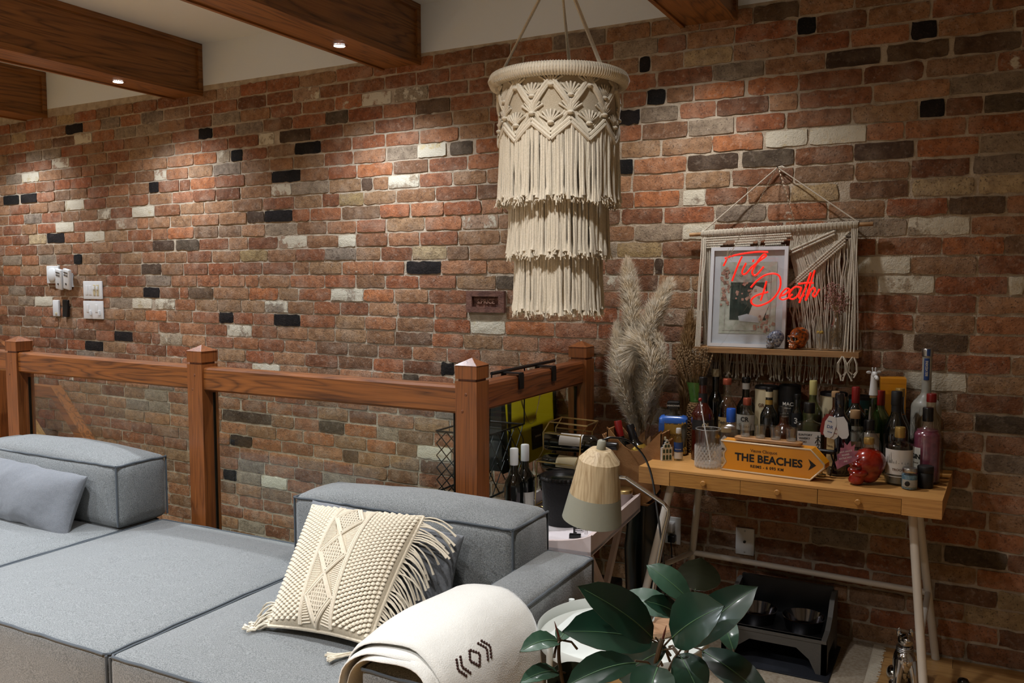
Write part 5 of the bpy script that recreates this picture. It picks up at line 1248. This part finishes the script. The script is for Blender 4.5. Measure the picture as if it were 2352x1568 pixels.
for sx in (-1, 1):
    for k in range(3): cr.tube([(sx*.113, -.03+.03*k, .26), (sx*.14, -.05+.02*k, .27), (sx*.12, -.06, .245), (sx*.10, -.05, .235)], .0028, 5)
    cr.ell((sx*.117, -.03, .245), (.007, .007, .007), 10, 7)
cr.build('leather_ties', 'tan_leather', t)
def tilted(label, x, y, z, rx, ry, capm, body_lab, rn=.0145, R=.037):
    t = thing('wine_bottle', label, 'bottle', (x, y, z), 0, 'bottles in the leather carrier'); M_ = Matrix.Rotation(R_(rx), 4, 'X') @ Matrix.Rotation(R_(ry), 4, 'Y')
    MB().sup(bprof(R, .30, .18, .24, rn, .29), 24).xf(M_).build('glass_body', 'dark_glass', t); MB().sup([(.225, rn+.001), (.298, rn+.0012), (.3, rn)], 18).xf(M_).build('capsule', capm, t)
    (MB().sup([(.15, R+.0008), (.181, R+.0008), (.195, R*.95+.001), (.21, R*.80+.001)], 24, cap0=False, cap1=False) if body_lab == 'gold_foil' else arc_label(R, .12, .175, -1.3, 1.3)).xf(M_).build('label', body_lab, t)
tilted('red-capped wine bottle leaning left in the leather carrier', -.122, -.330, .575, -3, -12, 'cap_red', 'paper_white')
tilted('black and gold sparkling bottle tipped in the leather carrier', -.030, -.330, .575, -3, -20, 'cap_black', 'gold_foil', .016, .043)
# tall pampas grass in a floor vase behind the carrier
t = thing('floor_vase', 'tall dark ceramic floor vase behind the tray table', 'vase', (-.13, -.13, 0))
MB().sup([(0, .06), (.01, .075), (.3, .085), (.55, .06), (.68, .045), (.72, .055), (.72, .048), (.66, .036)], 26).build('vase_body', 'glass_edge', t)
def plumemat(name, c1, c2):
    m = mat(name, c1, .9, var=(30, c2)); nt_ = m.node_tree; N_, L_ = nt_.nodes, nt_.links; bs = N_['Principled BSDF']; tr = N_.new('ShaderNodeBsdfTranslucent'); mx_ = N_.new('ShaderNodeMixShader'); mx_.inputs[0].default_value = .45
    L_.new(bs.inputs['Base Color'].links[0].from_socket, tr.inputs[0]); L_.new(bs.outputs[0], mx_.inputs[1]); L_.new(tr.outputs[0], mx_.inputs[2]); L_.new(mx_.outputs[0], N_['Material Output'].inputs[0])
plumemat('pampas', 'fff8ea', 'f0dfc2'); plumemat('pampas_brown', 'c9ab80', 'a5855c')
def plume(label, pts, wid, n, seed, m='pampas', hl=.05):
    rp = random.Random(seed); P = spline([Vector(p) for p in pts], 8)
    t = thing('pampas_plume', label, 'dried grass', P[0], 0, 'dried pampas plumes by the brick wall'); o_ = P[0]
    MB().tube([p-o_ for p in P], .0018, 5).build('stem', 'dry_grass', t)
    mb = MB(); N_ = len(P)
    for i in range(n):
        u = .14+.86*rp.random()**.75; q = u*(N_-1); k = min(int(q), N_-2); c = P[k].lerp(P[k+1], q-k)-o_; d = (P[k+1]-P[k]).normalized()
        prof = math.sin(PI*min(1, max(0, u-.10)/.91))**.55
        a = rp.uniform(0, 2*PI); side = (d.orthogonal().normalized()); side.rotate(Matrix.Rotation(a, 3, d).to_quaternion())
        L_ = hl*rp.uniform(.6, 1.4); w_ = wid*prof*rp.uniform(.5, 1.1)
        e1 = c+d*L_*.6+side*w_*.42; e2 = c+d*L_*1.0+side*w_*.85+Vector((0, 0, -.006*rp.random())); e3 = e2+side*w_*.4+d*L_*.22+Vector((rp.uniform(-.006, .006), rp.uniform(-.006, .006), -.012*rp.random()))
        tw = side.cross(d)*.0011; mb.add([c-tw, c+tw, e1-tw, e1+tw, e2-tw*.8, e2+tw*.8, e3], [(0, 1, 3, 2), (2, 3, 5, 4), (4, 5, 6)])
        for b_ in (1, 2):
            s2 = side*.5+d*.8+Vector((rp.uniform(-.6, .6), rp.uniform(-.6, .6), rp.uniform(-.3, .3))); f1 = e1.lerp(e2, .3*b_); f2 = f1+s2*.02*rp.uniform(.5, 1); mb.add([f1-tw*.6, f1+tw*.6, f2], [(0, 1, 2)])
    mb.build('feathery_plume', m, t, kind='stuff', smooth=False)
B = (-.135, -.13, .70)
plume('tallest pampas plume, rising highest toward the pendant', [B, (-.16, -.15, .95), (-.185, -.15, 1.25), (-.205, -.14, 1.44)], .060, 6500, 1, hl=.075)
plume('pampas plume leaning right beside the tallest one', [B, (-.13, -.16, .95), (-.11, -.17, 1.2), (-.055, -.16, 1.36)], .062, 6000, 2, hl=.075)
plume('pampas plume spreading left over the railing post', [B, (-.17, -.17, .86), (-.215, -.19, 1.02), (-.235, -.18, 1.18)], .055, 4500, 3, hl=.07)
plume('bushy pampas plume arching in front of the others', [B, (-.10, -.2, .9), (-.075, -.21, 1.06), (-.115, -.2, 1.165), (-.15, -.2, 1.13)], .062, 5500, 4, hl=.065)
plume('narrow pampas plume bending right toward the bar desk', [B, (-.07, -.19, .92), (-.035, -.2, 1.05), (-.045, -.2, 1.17), (-.075, -.19, 1.19)], .030, 2600, 5, hl=.05)
plume('brown reed plume standing behind the green vase', [(.03, -.10, .745), (.03, -.09, .9), (.035, -.085, 1.05), (.04, -.08, 1.2)], .055, 2200, 6, 'pampas_brown', .09)
wh = thing('wheat_stalks', 'dried wheat stalks beside the macrame shelf', 'dried grass', (.045, -.06, .745)); ws_ = MB(); we = MB()
for k, (x, zt_) in enumerate(((.005, .60), (.03, .585), (-.012, .50), (.018, .47), (.04, .52))):
    ws_.tube([(0, 0, 0), (x*.5, 0, zt_*.5), (x, 0, zt_)], .0014, 4)
    for q in range(9):
        for s_ in (-1, 1): we.ell((x+s_*.0028+x*.3*q*.02, s_*.002, zt_-.01+.0065*q+.003*s_), (.0026, .0025, .0062), 5, 4)
ws_.build('stalks', 'dry_grass', wh); we.build('wheat_ears', 'pampas_brown', wh, kind='stuff')

# ------------------------------------------------------------------ yellow bag in wire basket on the stair side
mat('yellow_paper', 'e2ce10', .6, var=(3, 'd6c00c')); mat('bag_dark', '141713', .7)
t = thing('wire_basket', 'black wire basket hooked over the short oak rail', 'basket', (0, 0, 0))
for yy in (-.708, -.417): MB().box(-.5015, -.4245, yy-.018, yy+.018, 1.0875, 1.0925).build('hook_strap', 'black_metal', t, smooth=False); MB().box(-.4275, -.4225, yy-.018, yy+.018, 1.03, 1.0875).build('hook_tab', 'black_metal', t, smooth=False); MB().box(-.504, -.4995, yy-.018, yy+.018, 1.0, 1.0925).build('hook_drop', 'black_metal', t, smooth=False)
MB().tube([(-.503, -.80, 1.094), (-.503, -.25, 1.096)], .007, 8).build('top_bar', 'black_metal', t)
wb = MB()
for z, ye in ((.86, -.53), (.62, .0-.03)): wb.tube([(-.51, -.82, z), (-.51, ye, z), (-.74, ye, z), (-.74, -.82, z)], .004, 6, closed=True)
for yy in (-.82, -.53): wb.tube([(-.505, yy, .86), (-.503, max(yy, -.80), 1.094)], .003, 5)
for yf in range(8):
    y = -.82+.29*yf/7
    for k in range(4):
        y2 = y+.05*(1 if (yf+k) % 2 else -1); y2 = max(-.82, min(-.53, y2)); wb.tube([(-.51, y if k % 2 else y2, .62+.06*k), (-.51, y2 if k % 2 else y, .62+.06*(k+1))], .0022, 4)
for k in range(5):
    for j in range(5): x = -.51-.046*j; wb.tube([(x, -.82, .62+.048*k), (x-.046, -.82, .62+.048*(k+1))], .0022, 4); wb.tube([(x-.046, -.82, .62+.048*k), (x, -.82, .62+.048*(k+1))], .0022, 4)
wb.build('wire_net', 'black_metal', t, kind='stuff')
t = thing('gift_bag', 'yellow paper gift bag with dark sides behind the glass', 'bag', (0, 0, 0))
MB().add([(-.60, -.475, .64), (-.60, -.02, .66), (-.615, -.03, .972), (-.615, -.495, .972)], [(0, 1, 2, 3)]).build('front_panel', 'yellow_paper', t, smooth=False)
MB().box(-.72, -.601, -.475, -.46, .64, .97).box(-.72, -.601, -.035, -.02, .64, .97).box(-.72, -.71, -.46, -.035, .64, .97).build('bag_body', 'bag_dark', t, smooth=False)
MB().add([(-.613, -.52, .64), (-.6125, -.472, .64), (-.6135, -.492, .97), (-.614, -.525, .97)], [(0, 1, 2, 3)]).build('side_gusset', 'bag_dark', t, smooth=False)
MB().add([(-.6125, -.03, .64), (-.6125, .0-.006, .64), (-.6145, -.006, .972), (-.6135, -.04, .972)], [(0, 1, 2, 3)]).build('side_gusset', 'bag_dark', t, smooth=False)
cg = MB().box(-.606, -.5985, -.265, -.165, .70, .80).build('dark_card', 'bag_dark', t, smooth=False)
text_mb('SELFRIDGES', .011, .0002).xf(Matrix.Translation((-.5975, -.215, .755)) @ Matrix.Rotation(PI/2, 4, 'Z')).build('lettering', 'ink_white', cg, smooth=False)
MB().tube([Vector((-.6105+.001, -.36+.20*u, .955-.14*math.sin(PI*u))) for u in [i/16 for i in range(17)]], .0022, 5).build('rope_handle', 'dry_grass', t)

# ------------------------------------------------------------------ desk lamp on a round tray table
mat('tray_white', 'd9ddd6', .4); mat('lamp_grey', '8f8e7e', .5, bump=(600, .0003)); wood('lamp_wood', 'c3ae8a', '99805c', 'z', .5, 1.6, .7)
GC = (.30, -1.53); t = thing('round_tray_table', 'white round metal tray table beside the sofa armrest', 'table', (GC[0], GC[1], 0))
MB().sup([(.50, .2225), (.533, .2235), (.535, .222), (.533, .2205), (.506, .2195), (.505, .10)], 56, cap1=True, cap0=True).build('tray', 'tray_white', t)
for k in range(4):
    a = PI/4+k*PI/2+.25; x, y = .229*math.cos(a), .229*math.sin(a); lg = MB().tube([(x, y, 0), (x, y, .537)], .0085, 10).build('leg', 'tray_white', t)
MB().tube([(.229*math.cos(2*PI*k/40), .229*math.sin(2*PI*k/40), .03) for k in range(40)], .006, 8, closed=True).build('foot_ring', 'tray_white', t)
LB = Vector((.345, -1.435, .5055)); t = thing('desk_lamp', 'table lamp with wood-grain and grey shade on a chrome arm', 'lamp', LB)
wood('ring_wood', 'b08a68', '8d6848', 'x', .5, 3)
MB().sup([(0, .07), (.004, .074), (.016, .074), (.02, .07)], 32).build('base', 'ring_wood', t); MB().sup([(.02, .014), (.035, .012), (.045, .008)], 16).build('base_collar', 'chrome', t)
v = lambda x, y, z: Vector((x, y, z))-LB
elbow = v(.372, -1.36, .835); shade_side = v(.245, -1.36, .892)
arm = [v(.345, -1.435, .545), v(.352, -1.405, .66), v(.364, -1.375, .77), v(.370, -1.364, .805), v(.368, -1.361, .820), v(.355, -1.36, .832), v(.30, -1.36, .862), shade_side]
MB().tube(arm, .0062, 12).build('chrome_arm', 'chrome', t); MB().tube([shade_side, shade_side+Vector((-.02, 0, .0))], .006, 10).build('pivot', 'chrome', t)
SM = Matrix.Translation(v(.155, -1.36, .865)) @ Matrix.Rotation(R_(9), 4, 'Y') @ Matrix.Rotation(R_(4), 4, 'X')
R = []
def ring(z, r, n=36, fac=0):
    q = lambda k: 1-fac+fac*math.cos(PI/9)/math.cos(((k+.5) % 4-2)*2*PI/36)*1.02
    return [(r*q(k)*math.cos(2*PI*(k+.5)/n), r*q(k)*math.sin(2*PI*(k+.5)/n), z) for k in range(n)]
MB().rings([ring(-.03, .0735), ring(.02, .066), ring(.055, .0615, fac=.6), ring(.072, .060, fac=1), ring(.100, .036, fac=1), ring(.1045, .030, fac=.6), ring(.106, .012)], False, True).xf(SM).build('wood_shade', 'lamp_wood', t, ang=14)
MB().rings([ring(-.108, .0845), ring(-.107, .086), ring(-.03, .074), ring(-.03, .071), ring(-.106, .0835)], False, False).xf(SM).build('grey_shade', 'lamp_grey', t)
MB().sup([(.103, .013), (.106, .0135), (.128, .0125), (.132, .009)], 16).xf(SM).build('cord_grip', 'lamp_grey', t); MB().sup([(-.08, .012), (-.04, .02), (.0, .016), (.05, .014)], 16).xf(SM).build('socket', 'black_plastic', t)
c0 = SM @ Vector((0, 0, .13)); MB().tube(spline([c0, c0+Vector((.02, .03, .006)), c0+Vector((.055, .10, -.02)), c0+Vector((.085, .16, -.10)), c0+Vector((.10, .2, -.25)), c0+Vector((.11, .25, -.46))]), .0032, 6).build('cord', 'black_plastic', t)

# ------------------------------------------------------------------ rubber plant in the foreground
def leafmat(name, c, c2, rough, coat): 
    m = mat(name, c, rough, var=(14, c2, .6), coat=coat); return m
leafmat('leaf_top', '0f291c', '173826', .36, .3); leafmat('leaf_pale', '2b4a38', '375743', .4, .25); leafmat('leaf_under_shaded', '1d1e0f', '17180b', .7, 0); MATS['leaf_under_shaded'].node_tree.nodes['Principled BSDF'].inputs['Specular IOR Level'].default_value = .08; mat('leaf_vein', '4c6e4a', .5); mat('plant_stem', '4a3a26', .7); mat('sprout_red', '5a2a1c', .5)  # olive-brown leaf undersides, darkened so their shade is in the colour
t = thing('rubber_plant', 'rubber plant with large glossy dark green leaves in the foreground', 'plant', (.53, -1.935, 0))
o0 = Vector((.53, -1.935, 0))
LEAVES = [((.527, -1.928, .701), (.422, -2.086, .846), .088, 0, .55, .2), ((.514, -1.913, .689), (.378, -2.073, .742), .100, 0, .9, .1), ((.552, -1.915, .701), (.667, -1.936, .799), .112, 0, .8, .12), ((.567, -1.864, .671), (.707, -1.823, .81), .084, 0, .6, .25),
          ((.545, -1.746, .724), (.445, -1.76, .795), .060, 1, .7, .15), ((.554, -1.74, .746), (.555, -1.70, .811), .099, 2, 0, .1), ((.509, -1.713, .674), (.364, -1.732, .694), .07, 1, 1.2, .15), ((.517, -1.731, .679), (.453, -1.795, .723), .05, 0, .8, .1),
          ((.518, -2.025, .691), (.435, -2.182, .689), .066, 0, 1.0, .2), ((.556, -2.005, .68), (.573, -2.135, .644), .085, 0, 1.0, .1), ((.595, -1.828, .653), (.751, -1.874, .594), .07, 0, .7, .2), ((.358, -2.041, .708), (.313, -2.132, .712), .044, 1, 1.2, .35),
          ((.356, -2.042, .706), (.345, -1.985, .690), .038, 1, 1.2, .2), ((.358, -2.046, .643), (.324, -2.154, .658), .04, 1, 1.0, .2), ((.398, -2.002, .643), (.344, -2.078, .612), .056, 2, .4, .1), ((.541, -1.922, .679), (.424, -1.88, .569), .08, 0, .6, .15), ((.555, -1.861, .648), (.612, -1.893, .579), .08, 0, .6, .1), ((.647, -1.76, .634), (.60, -1.70, .689), .05, 1, .6, .1)]
for B_, T_, wd, kind, upw, droop in LEAVES:
    B_, T_ = Vector(B_), Vector(T_); ax = T_-B_; ln = ax.length; a = ax.normalized(); tc_ = (CAM-(B_+T_)/2).normalized()
    nrm = tc_*.8+Vector((0, 0, upw*.6)) if kind != 2 else tc_*-.9+Vector((.1, .1, .3)); nrm = (nrm-a*nrm.dot(a)).normalized(); sd = a.cross(nrm)
    mb = MB(); n, m = 14, 8; top_ = []; bot = []; vein = MB()
    for i in range(n+1):
        u = i/n; w_ = wd/2*(math.sin(PI*min(1, u*.97+.02))**.62)*(1.0-.25*(u-.45)**2) if 0 < u < 1 else .0015
        if u > .86: w_ *= max(.1, ((1-u)/.14)**.6)
        c = B_+a*ln*u-nrm*(droop*ln*.45*(u-.5)**2*2)+nrm*.01*math.sin(u*3)
        for j in range(m+1):
            s_ = (j/m-.5)*2; p = c+sd*(w_*s_)+nrm*(abs(s_)**1.3*w_*.26)+nrm*(.0013*math.sin(u*34+abs(s_)*5)*abs(s_))-o0
            top_.append(p); bot.append(p-nrm*.0014)
    M1 = m+1; K = (n+1)*M1
    fs = []
    for i in range(n):
        for j in range(m): q = i*M1+j; fs.append((q, q+1, q+M1+1, q+M1))
    mb.add(top_, fs, 0); mb.add(bot, [f_[::-1] for f_ in fs], 1); o_ = 0
    rim_ = [j for j in range(M1)]+[i*M1+m for i in range(1, n+1)]+[n*M1+j for j in range(m-1, -1, -1)]+[i*M1 for i in range(n-1, 0, -1)]
    mb.add([top_[k] for k in rim_]+[bot[k] for k in rim_], [(k, (k+1) % len(rim_), len(rim_)+(k+1) % len(rim_), len(rim_)+k) for k in range(len(rim_))], 0)
    lf = mb.build('leaf', [['leaf_top', 'leaf_pale', 'leaf_top'][kind], 'leaf_under_shaded'], t, ang=60)
    vein.tube([top_[i*M1+m//2]+nrm*.0002 for i in range(n)], [.0016*(1-.7*i/n) for i in range(n)], 6); vein.build('midrib', 'leaf_vein', lf)
    b0 = B_-o0; MB().tube([b0+a*.004, b0-a*.03-Vector((0, 0, .012)), b0-a*.045-Vector((0, 0, .03))], [.002, .0024, .003], 6).build('petiole', 'plant_stem', lf)
for pts, r0 in (([(.538, -1.923, .70), (.531, -1.929, .67), (.517, -1.919, .599), (.515, -1.92, .45), (.52, -1.93, .25)], .0055), ([(.355, -2.042, .713), (.359, -2.045, .652), (.375, -2.025, .56), (.44, -1.97, .40), (.50, -1.94, .25)], .004), ([(.55, -1.743, .735), (.55, -1.748, .673), (.545, -1.80, .58), (.54, -1.86, .42), (.54, -1.92, .25)], .005)):
    MB().tube([p-o0 for p in spline([Vector(p) for p in pts])], r0, 8).build('stem', 'plant_stem', t)
for a, b in (((.538, -1.922, .699), (.544, -1.917, .728)), ((.355, -2.042, .713), (.346, -2.044, .745))):
    a, b = Vector(a), Vector(b); MB().tube([a-o0, a.lerp(b, .5)-o0, b-o0], [.0026, .0022, .0005], 8).build('leaf_sheath', 'sprout_red', t)
MB().sup([(0, .10), (.01, .105), (.27, .13), (.285, .132), (.285, .122), (.26, .118)], 30).build('pot', 'tray_white', t); MB().sup([(.255, .118), (.262, .116)], 24).build('soil', 'plant_stem', t)

# ------------------------------------------------------------------ floor things under and beside the desk
mat('rug_cream', 'b7aa96', .95, var=(90, 'a09078'), bump=(300, .003)); mat('navy_mat', '12161f', .8, bump=(300, .001)); mat('feeder_grey', '4d4943', .6, bump=(300, .0006)); mat('feeder_black', '0b0b0c', .4); mat('steel_bowl', '77767a', .12, 1)
t = thing('area_rug', 'cream woven rug with fringed edge under the desk', 'rug', (0, 0, 0))
MB().box(.08, .785, -1.2, -.012, 0, .007).build('rug_field', 'rug_cream', t, smooth=False); fg = MB(); rf = random.Random(31)
for i in range(210): y = -1.2+1.185*i/209; fg.tube([(.784, y, .005), (.805, y+rf.uniform(-.003, .003), .004), (.826+rf.uniform(-.006, .006), y+rf.uniform(-.008, .008), .0025)], .0022, 4)
fg.build('fringe', 'cream_cord', t, kind='stuff')
o = MB().rbox((.475, -.285, .0105), (.40, .34, .006), .0025, 2).build('feeding_mat', 'navy_mat'); tag(o, 'dark navy mat under the dog feeder', 'mat')
t = thing('dog_feeder', 'grey raised dog feeder with black back and steel bowls', 'pet feeder', (.47, -.265, .0138))
def bodyp(x0, x1): return None
fr = MB(); zf = .128
prof = [(-.19, .0), (-.155, .0), (-.13, .05), (-.085, .085), (.085, .085), (.13, .05), (.155, .0), (.19, .0), (.19, zf), (-.19, zf)]
MB().prism(prof, -.145, -.125).build('front_panel', 'feeder_grey', t, smooth=False)
for sx in (-1, 1):
    sd_ = [(-.145, 0), (-.11, 0), (-.08, .06), (.06, .06), (.10, .0), (.14, 0), (.14, .225), (.10, .228), (.05, .215), (.0, .165), (-.06, .135), (-.145, zf)]
    MB().prism([(y, z) for y, z in sd_], -.009, .009).xf(Matrix.Translation((sx*.181, 0, 0)) @ Matrix.Rotation(PI/2, 4, 'Z')).build('side_panel', 'feeder_grey', t, smooth=False)
MB().box(-.175, .175, .118, .138, .02, .24).build('splash_back', 'feeder_black', t, smooth=False); MB().box(-.175, .175, -.126, .12, .098, .108).build('deck', 'feeder_black', t, smooth=False)
MB().box(-.19, .19, -.147, -.128, zf-.012, zf).build('front_lip', 'feeder_grey', t, smooth=False)
for sx in (-1, 1): MB().sup([(.105, .05), (.108, .065), (.155, .076), (.158, .080), (.1585, .076), (.115, .06), (.11, .05)], 30, sx*.088, -.01).build('bowl', 'steel_bowl', t)
# chrome dog figurine
t = thing('dog_figurine', 'shiny silver dog figurine sitting by the front desk leg', 'figurine', (.915, -.345, .0), R_(12))
d_ = MB(); d_.ell((0, .03, .075), (.036, .045, .072), 20, 14); d_.ell((0, -.004, .10), (.036, .034, .045), 18, 12)
for sx in (-1, 1):
    d_.tube([(sx*.018, -.012, .105), (sx*.026, -.03, .055), (sx*.03, -.038, .012), (sx*.031, -.05, .006)], [.02, .015, .011, .010], 12); d_.ell((sx*.034, .04, .03), (.02, .035, .03), 14, 10); d_.ell((sx*.038, .008, .009), (.013, .024, .009), 12, 8)
d_.build('dog_body', 'chrome', t)
h_ = MB(); h_.tube([(0, .004, .13), (0, .006, .15)], [.026, .024], 16); h_.ell((0, -.002, .175), (.026, .028, .026), 18, 12); h_.ell((0, -.024, .185), (.016, .020, .014), 14, 10)
for sx in (-1, 1): h_.ell((sx*.02, .012, .196), (.008, .006, .018), 10, 8)
h_.build('dog_head', 'chrome', t)
cl = MB()
for z in (.136, .142, .148): cl.tube([(.0265*math.cos(k*PI/10), .005+.0265*math.sin(k*PI/10), z+.003*math.sin(k*PI/10)) for k in range(20)], .0028, 6, closed=True)
cl.build('collar', 'silver', t); MB().tube([(.008*math.cos(k*PI/8), -.036, .112+.008*math.sin(k*PI/8)) for k in range(16)], .0016, 6, closed=True).build('collar_ring', 'silver', t)
t = thing('glass_dome', 'small dark glass dome on the floor at the right', 'ornament', (1.10, -.215, 0)); MB().sup([(0, .018), (.003, .02), (.012, .0195), (.02, .014), (.024, .0)], 22).build('dome', 'dark_glass', t); MB().sup([(0, .0205), (.004, .0215), (.006, .0205)], 22, cap0=False, cap1=False).build('rim', 'silver', t)
# black speaker box with a blue light under the tray table
mat('led_blue', '8090ff', .4, emit=('7088ff', 4)); t = thing('subwoofer', 'black box under the tray table with a tiny blue light', 'speaker', (-.19, -.60, 0))
MB().rbox((0, 0, .14), (.20, .22, .28), .008, 2).build('cabinet', 'feeder_black', t); MB().ell((.1005, .02, .205), (.0015, .004, .004), 8, 6).build('blue_led', 'led_blue', t)
for q in ((-.08, -.09), (.08, -.09), (.08, .09), (-.08, .09)): MB().sup([(0, .01), (.003, .01)], 8, *q).build('foot', 'black_plastic', t)

# ------------------------------------------------------------------ things on the wall
def plate(label, x0, x1, z0, z1, cat='switch'):
    t = thing('wall_plate', label, cat, ((x0+x1)/2, -.010, (z0+z1)/2)); w_, h = (x1-x0)/2, (z1-z0)/2
    MB().rbox((0, 0, 0), (2*w_, .009, 2*h), .003, 2).build('cover_plate', 'white_plastic', t); return t, w_, h
t, w_, h = plate('upper white wall switch plate with rocker switches', -3.956, -3.775, 1.325, 1.440)
for x in (-.055, -.022): MB().rbox((x, -.005, 0), (.022, .004, .062), .0015, 1).build('rocker', 'white_plastic', t)
for x in (.02, .052): MB().rbox((x, -.005, .0), (.02, .004, .07), .0015, 1).build('rocker', 'paper_cream', t); MB().rbox((x, -.009, .014), (.012, .008, .022), .002, 1).build('toggle', 'white_plastic', t)
t, w_, h = plate('lower white wall switch plate with two dimmers', -3.962, -3.772, 1.198, 1.314)
for x in (-.05, .035): MB().rbox((x, -.005, .01), (.022, .004, .05), .0015, 1).build('rocker', 'white_plastic', t); MB().rbox((x+.03, -.009, -.018), (.012, .01, .032), .002, 1).build('toggle', 'white_plastic', t)
t = thing('thermostat', 'white square thermostat with round dial on the brick wall', 'thermostat', (-4.255, -.012, 1.482)); MB().rbox((0, 0, 0), (.125, .014, .115), .004, 2).build('housing', 'white_plastic', t)
MB().sup([(0, .045), (.008, .045), (.012, .04)], 28).xf(Matrix.Translation((.0, -.006, 0)) @ Matrix.Rotation(PI/2, 4, 'X')).build('dial', 'white_plastic', t)
for lab_, x, z, r in (('white remote control hanging on the wall beside thermostat', -4.165, 1.452, 11), ('white remote control hanging nearest the switch plates', -4.085, 1.452, 12)):
    t = thing('remote_control', lab_, 'remote', (x, -.032, z)); M_ = Matrix.Rotation(R_(r), 4, 'Y') @ Matrix.Rotation(R_(8), 4, 'X'); MB().rbox((0, 0, 0), (.062, .022, .135), .006, 2).xf(M_).build('case', 'white_plastic', t)
    for k in range(6): MB().rbox((-.014+.014*(k % 3), -.012, .045-.018*(k//3)), (.008, .003, .010), .001, 1).xf(M_).build('button', 'feeder_grey', t)
    MB().rbox((0, -.012, -.03), (.012, .003, .012), .001, 1).xf(M_).build('button', 'feeder_grey', t); MB().box(-.02, .02, .008, .0315, -.05, .04).build('wall_holder', 'white_plastic', t, smooth=False)
t = thing('remote_control', 'small slim white remote holder below the thermostat', 'remote', (-4.237, -.012, 1.262)); MB().rbox((0, 0, 0), (.06, .016, .108), .005, 2).build('case', 'white_plastic', t); MB().rbox((.008, -.009, -.035), (.018, .004, .016), .0015, 1).build('button', 'paper_cream', t)
t = thing('remote_control', 'small black remote control on the brick wall', 'remote', (-4.128, -.020, 1.263)); MB().rbox((0, 0, 0), (.052, .018, .112), .005, 2).xf(Matrix.Rotation(R_(3), 4, 'Y')).build('case', 'black_plastic', t); MB().box(-.012, .012, .0085, .019, -.03, .03).build('wall_holder', 'black_plastic', t, smooth=False)
t, w_, h = plate('cream cable outlet plate on the wall under the desk', .234, .311, .289, .403, 'outlet')
for z in (-.045, .045): MB().ell((0, -.0045, z), (.0035, .0015, .0035), 10, 6).build('screw', 'silver', t)
MB().sup([(0, .0055), (.008, .0055)], 12).xf(Matrix.Rotation(PI/2, 4, 'X') @ Matrix.Translation((0, 0, .004))).build('coax_socket', 'black_metal', t)
t, w_, h = plate('white power outlet with plugged charger near the desk leg', -.085, -.005, .29, .41, 'outlet'); MB().rbox((-.008, -.026, .022), (.05, .045, .042), .005, 2).build('charger', 'white_plastic', t); MB().rbox((.008, -.022, -.03), (.03, .036, .03), .004, 2).build('plug', 'black_plastic', t)
MB().tube(spline([Vector((.008, -.04, -.03)), Vector((.02, -.06, -.12)), Vector((.0, -.04, -.24)), Vector((-.05, -.05, -.335))]), .003, 6).build('cable', 'black_plastic', t)

# ------------------------------------------------------------------ cabinet at the far left beyond the posts
struct(MB().box(XL, -3.75, -.96, .0, -.14, -.0).build('floor_landing', 'floor_wood', smooth=False))
mat('teal_box', '2f7f88', .5); t = thing('side_cabinet', 'small oak open cabinet beyond the far left railing post', 'cabinet', (-4.32, -.52, .0005))
for x in (-.30, .28): MB().box(x, x+.022, -.14, .14, 0, .93).build('side_panel', 'oak_post', t, smooth=False)
for z in (.02, .585, .905): MB().box(-.278, .28, -.14, .14, z, z+.025).build('shelf', 'oak_rail', t, smooth=False)
MB().prism([(-.30, .93)]+[(-.30+.602*i/12, .93+.16*math.sin(PI*i/12)) for i in range(13)]+[(.302, .93)], .11, .14).build('arched_back', 'oak_rail', t, smooth=False)
t = thing('storage_box', 'dark box with a teal lid standing in the left cabinet', 'box', (-4.18, -.53, .611)); MB().box(-.13, .13, -.1, .1, 0, .2).build('box_body', 'bag_dark', t, smooth=False); MB().box(-.132, .132, -.102, .102, .2, .25).build('box_lid', 'teal_box', t, smooth=False)
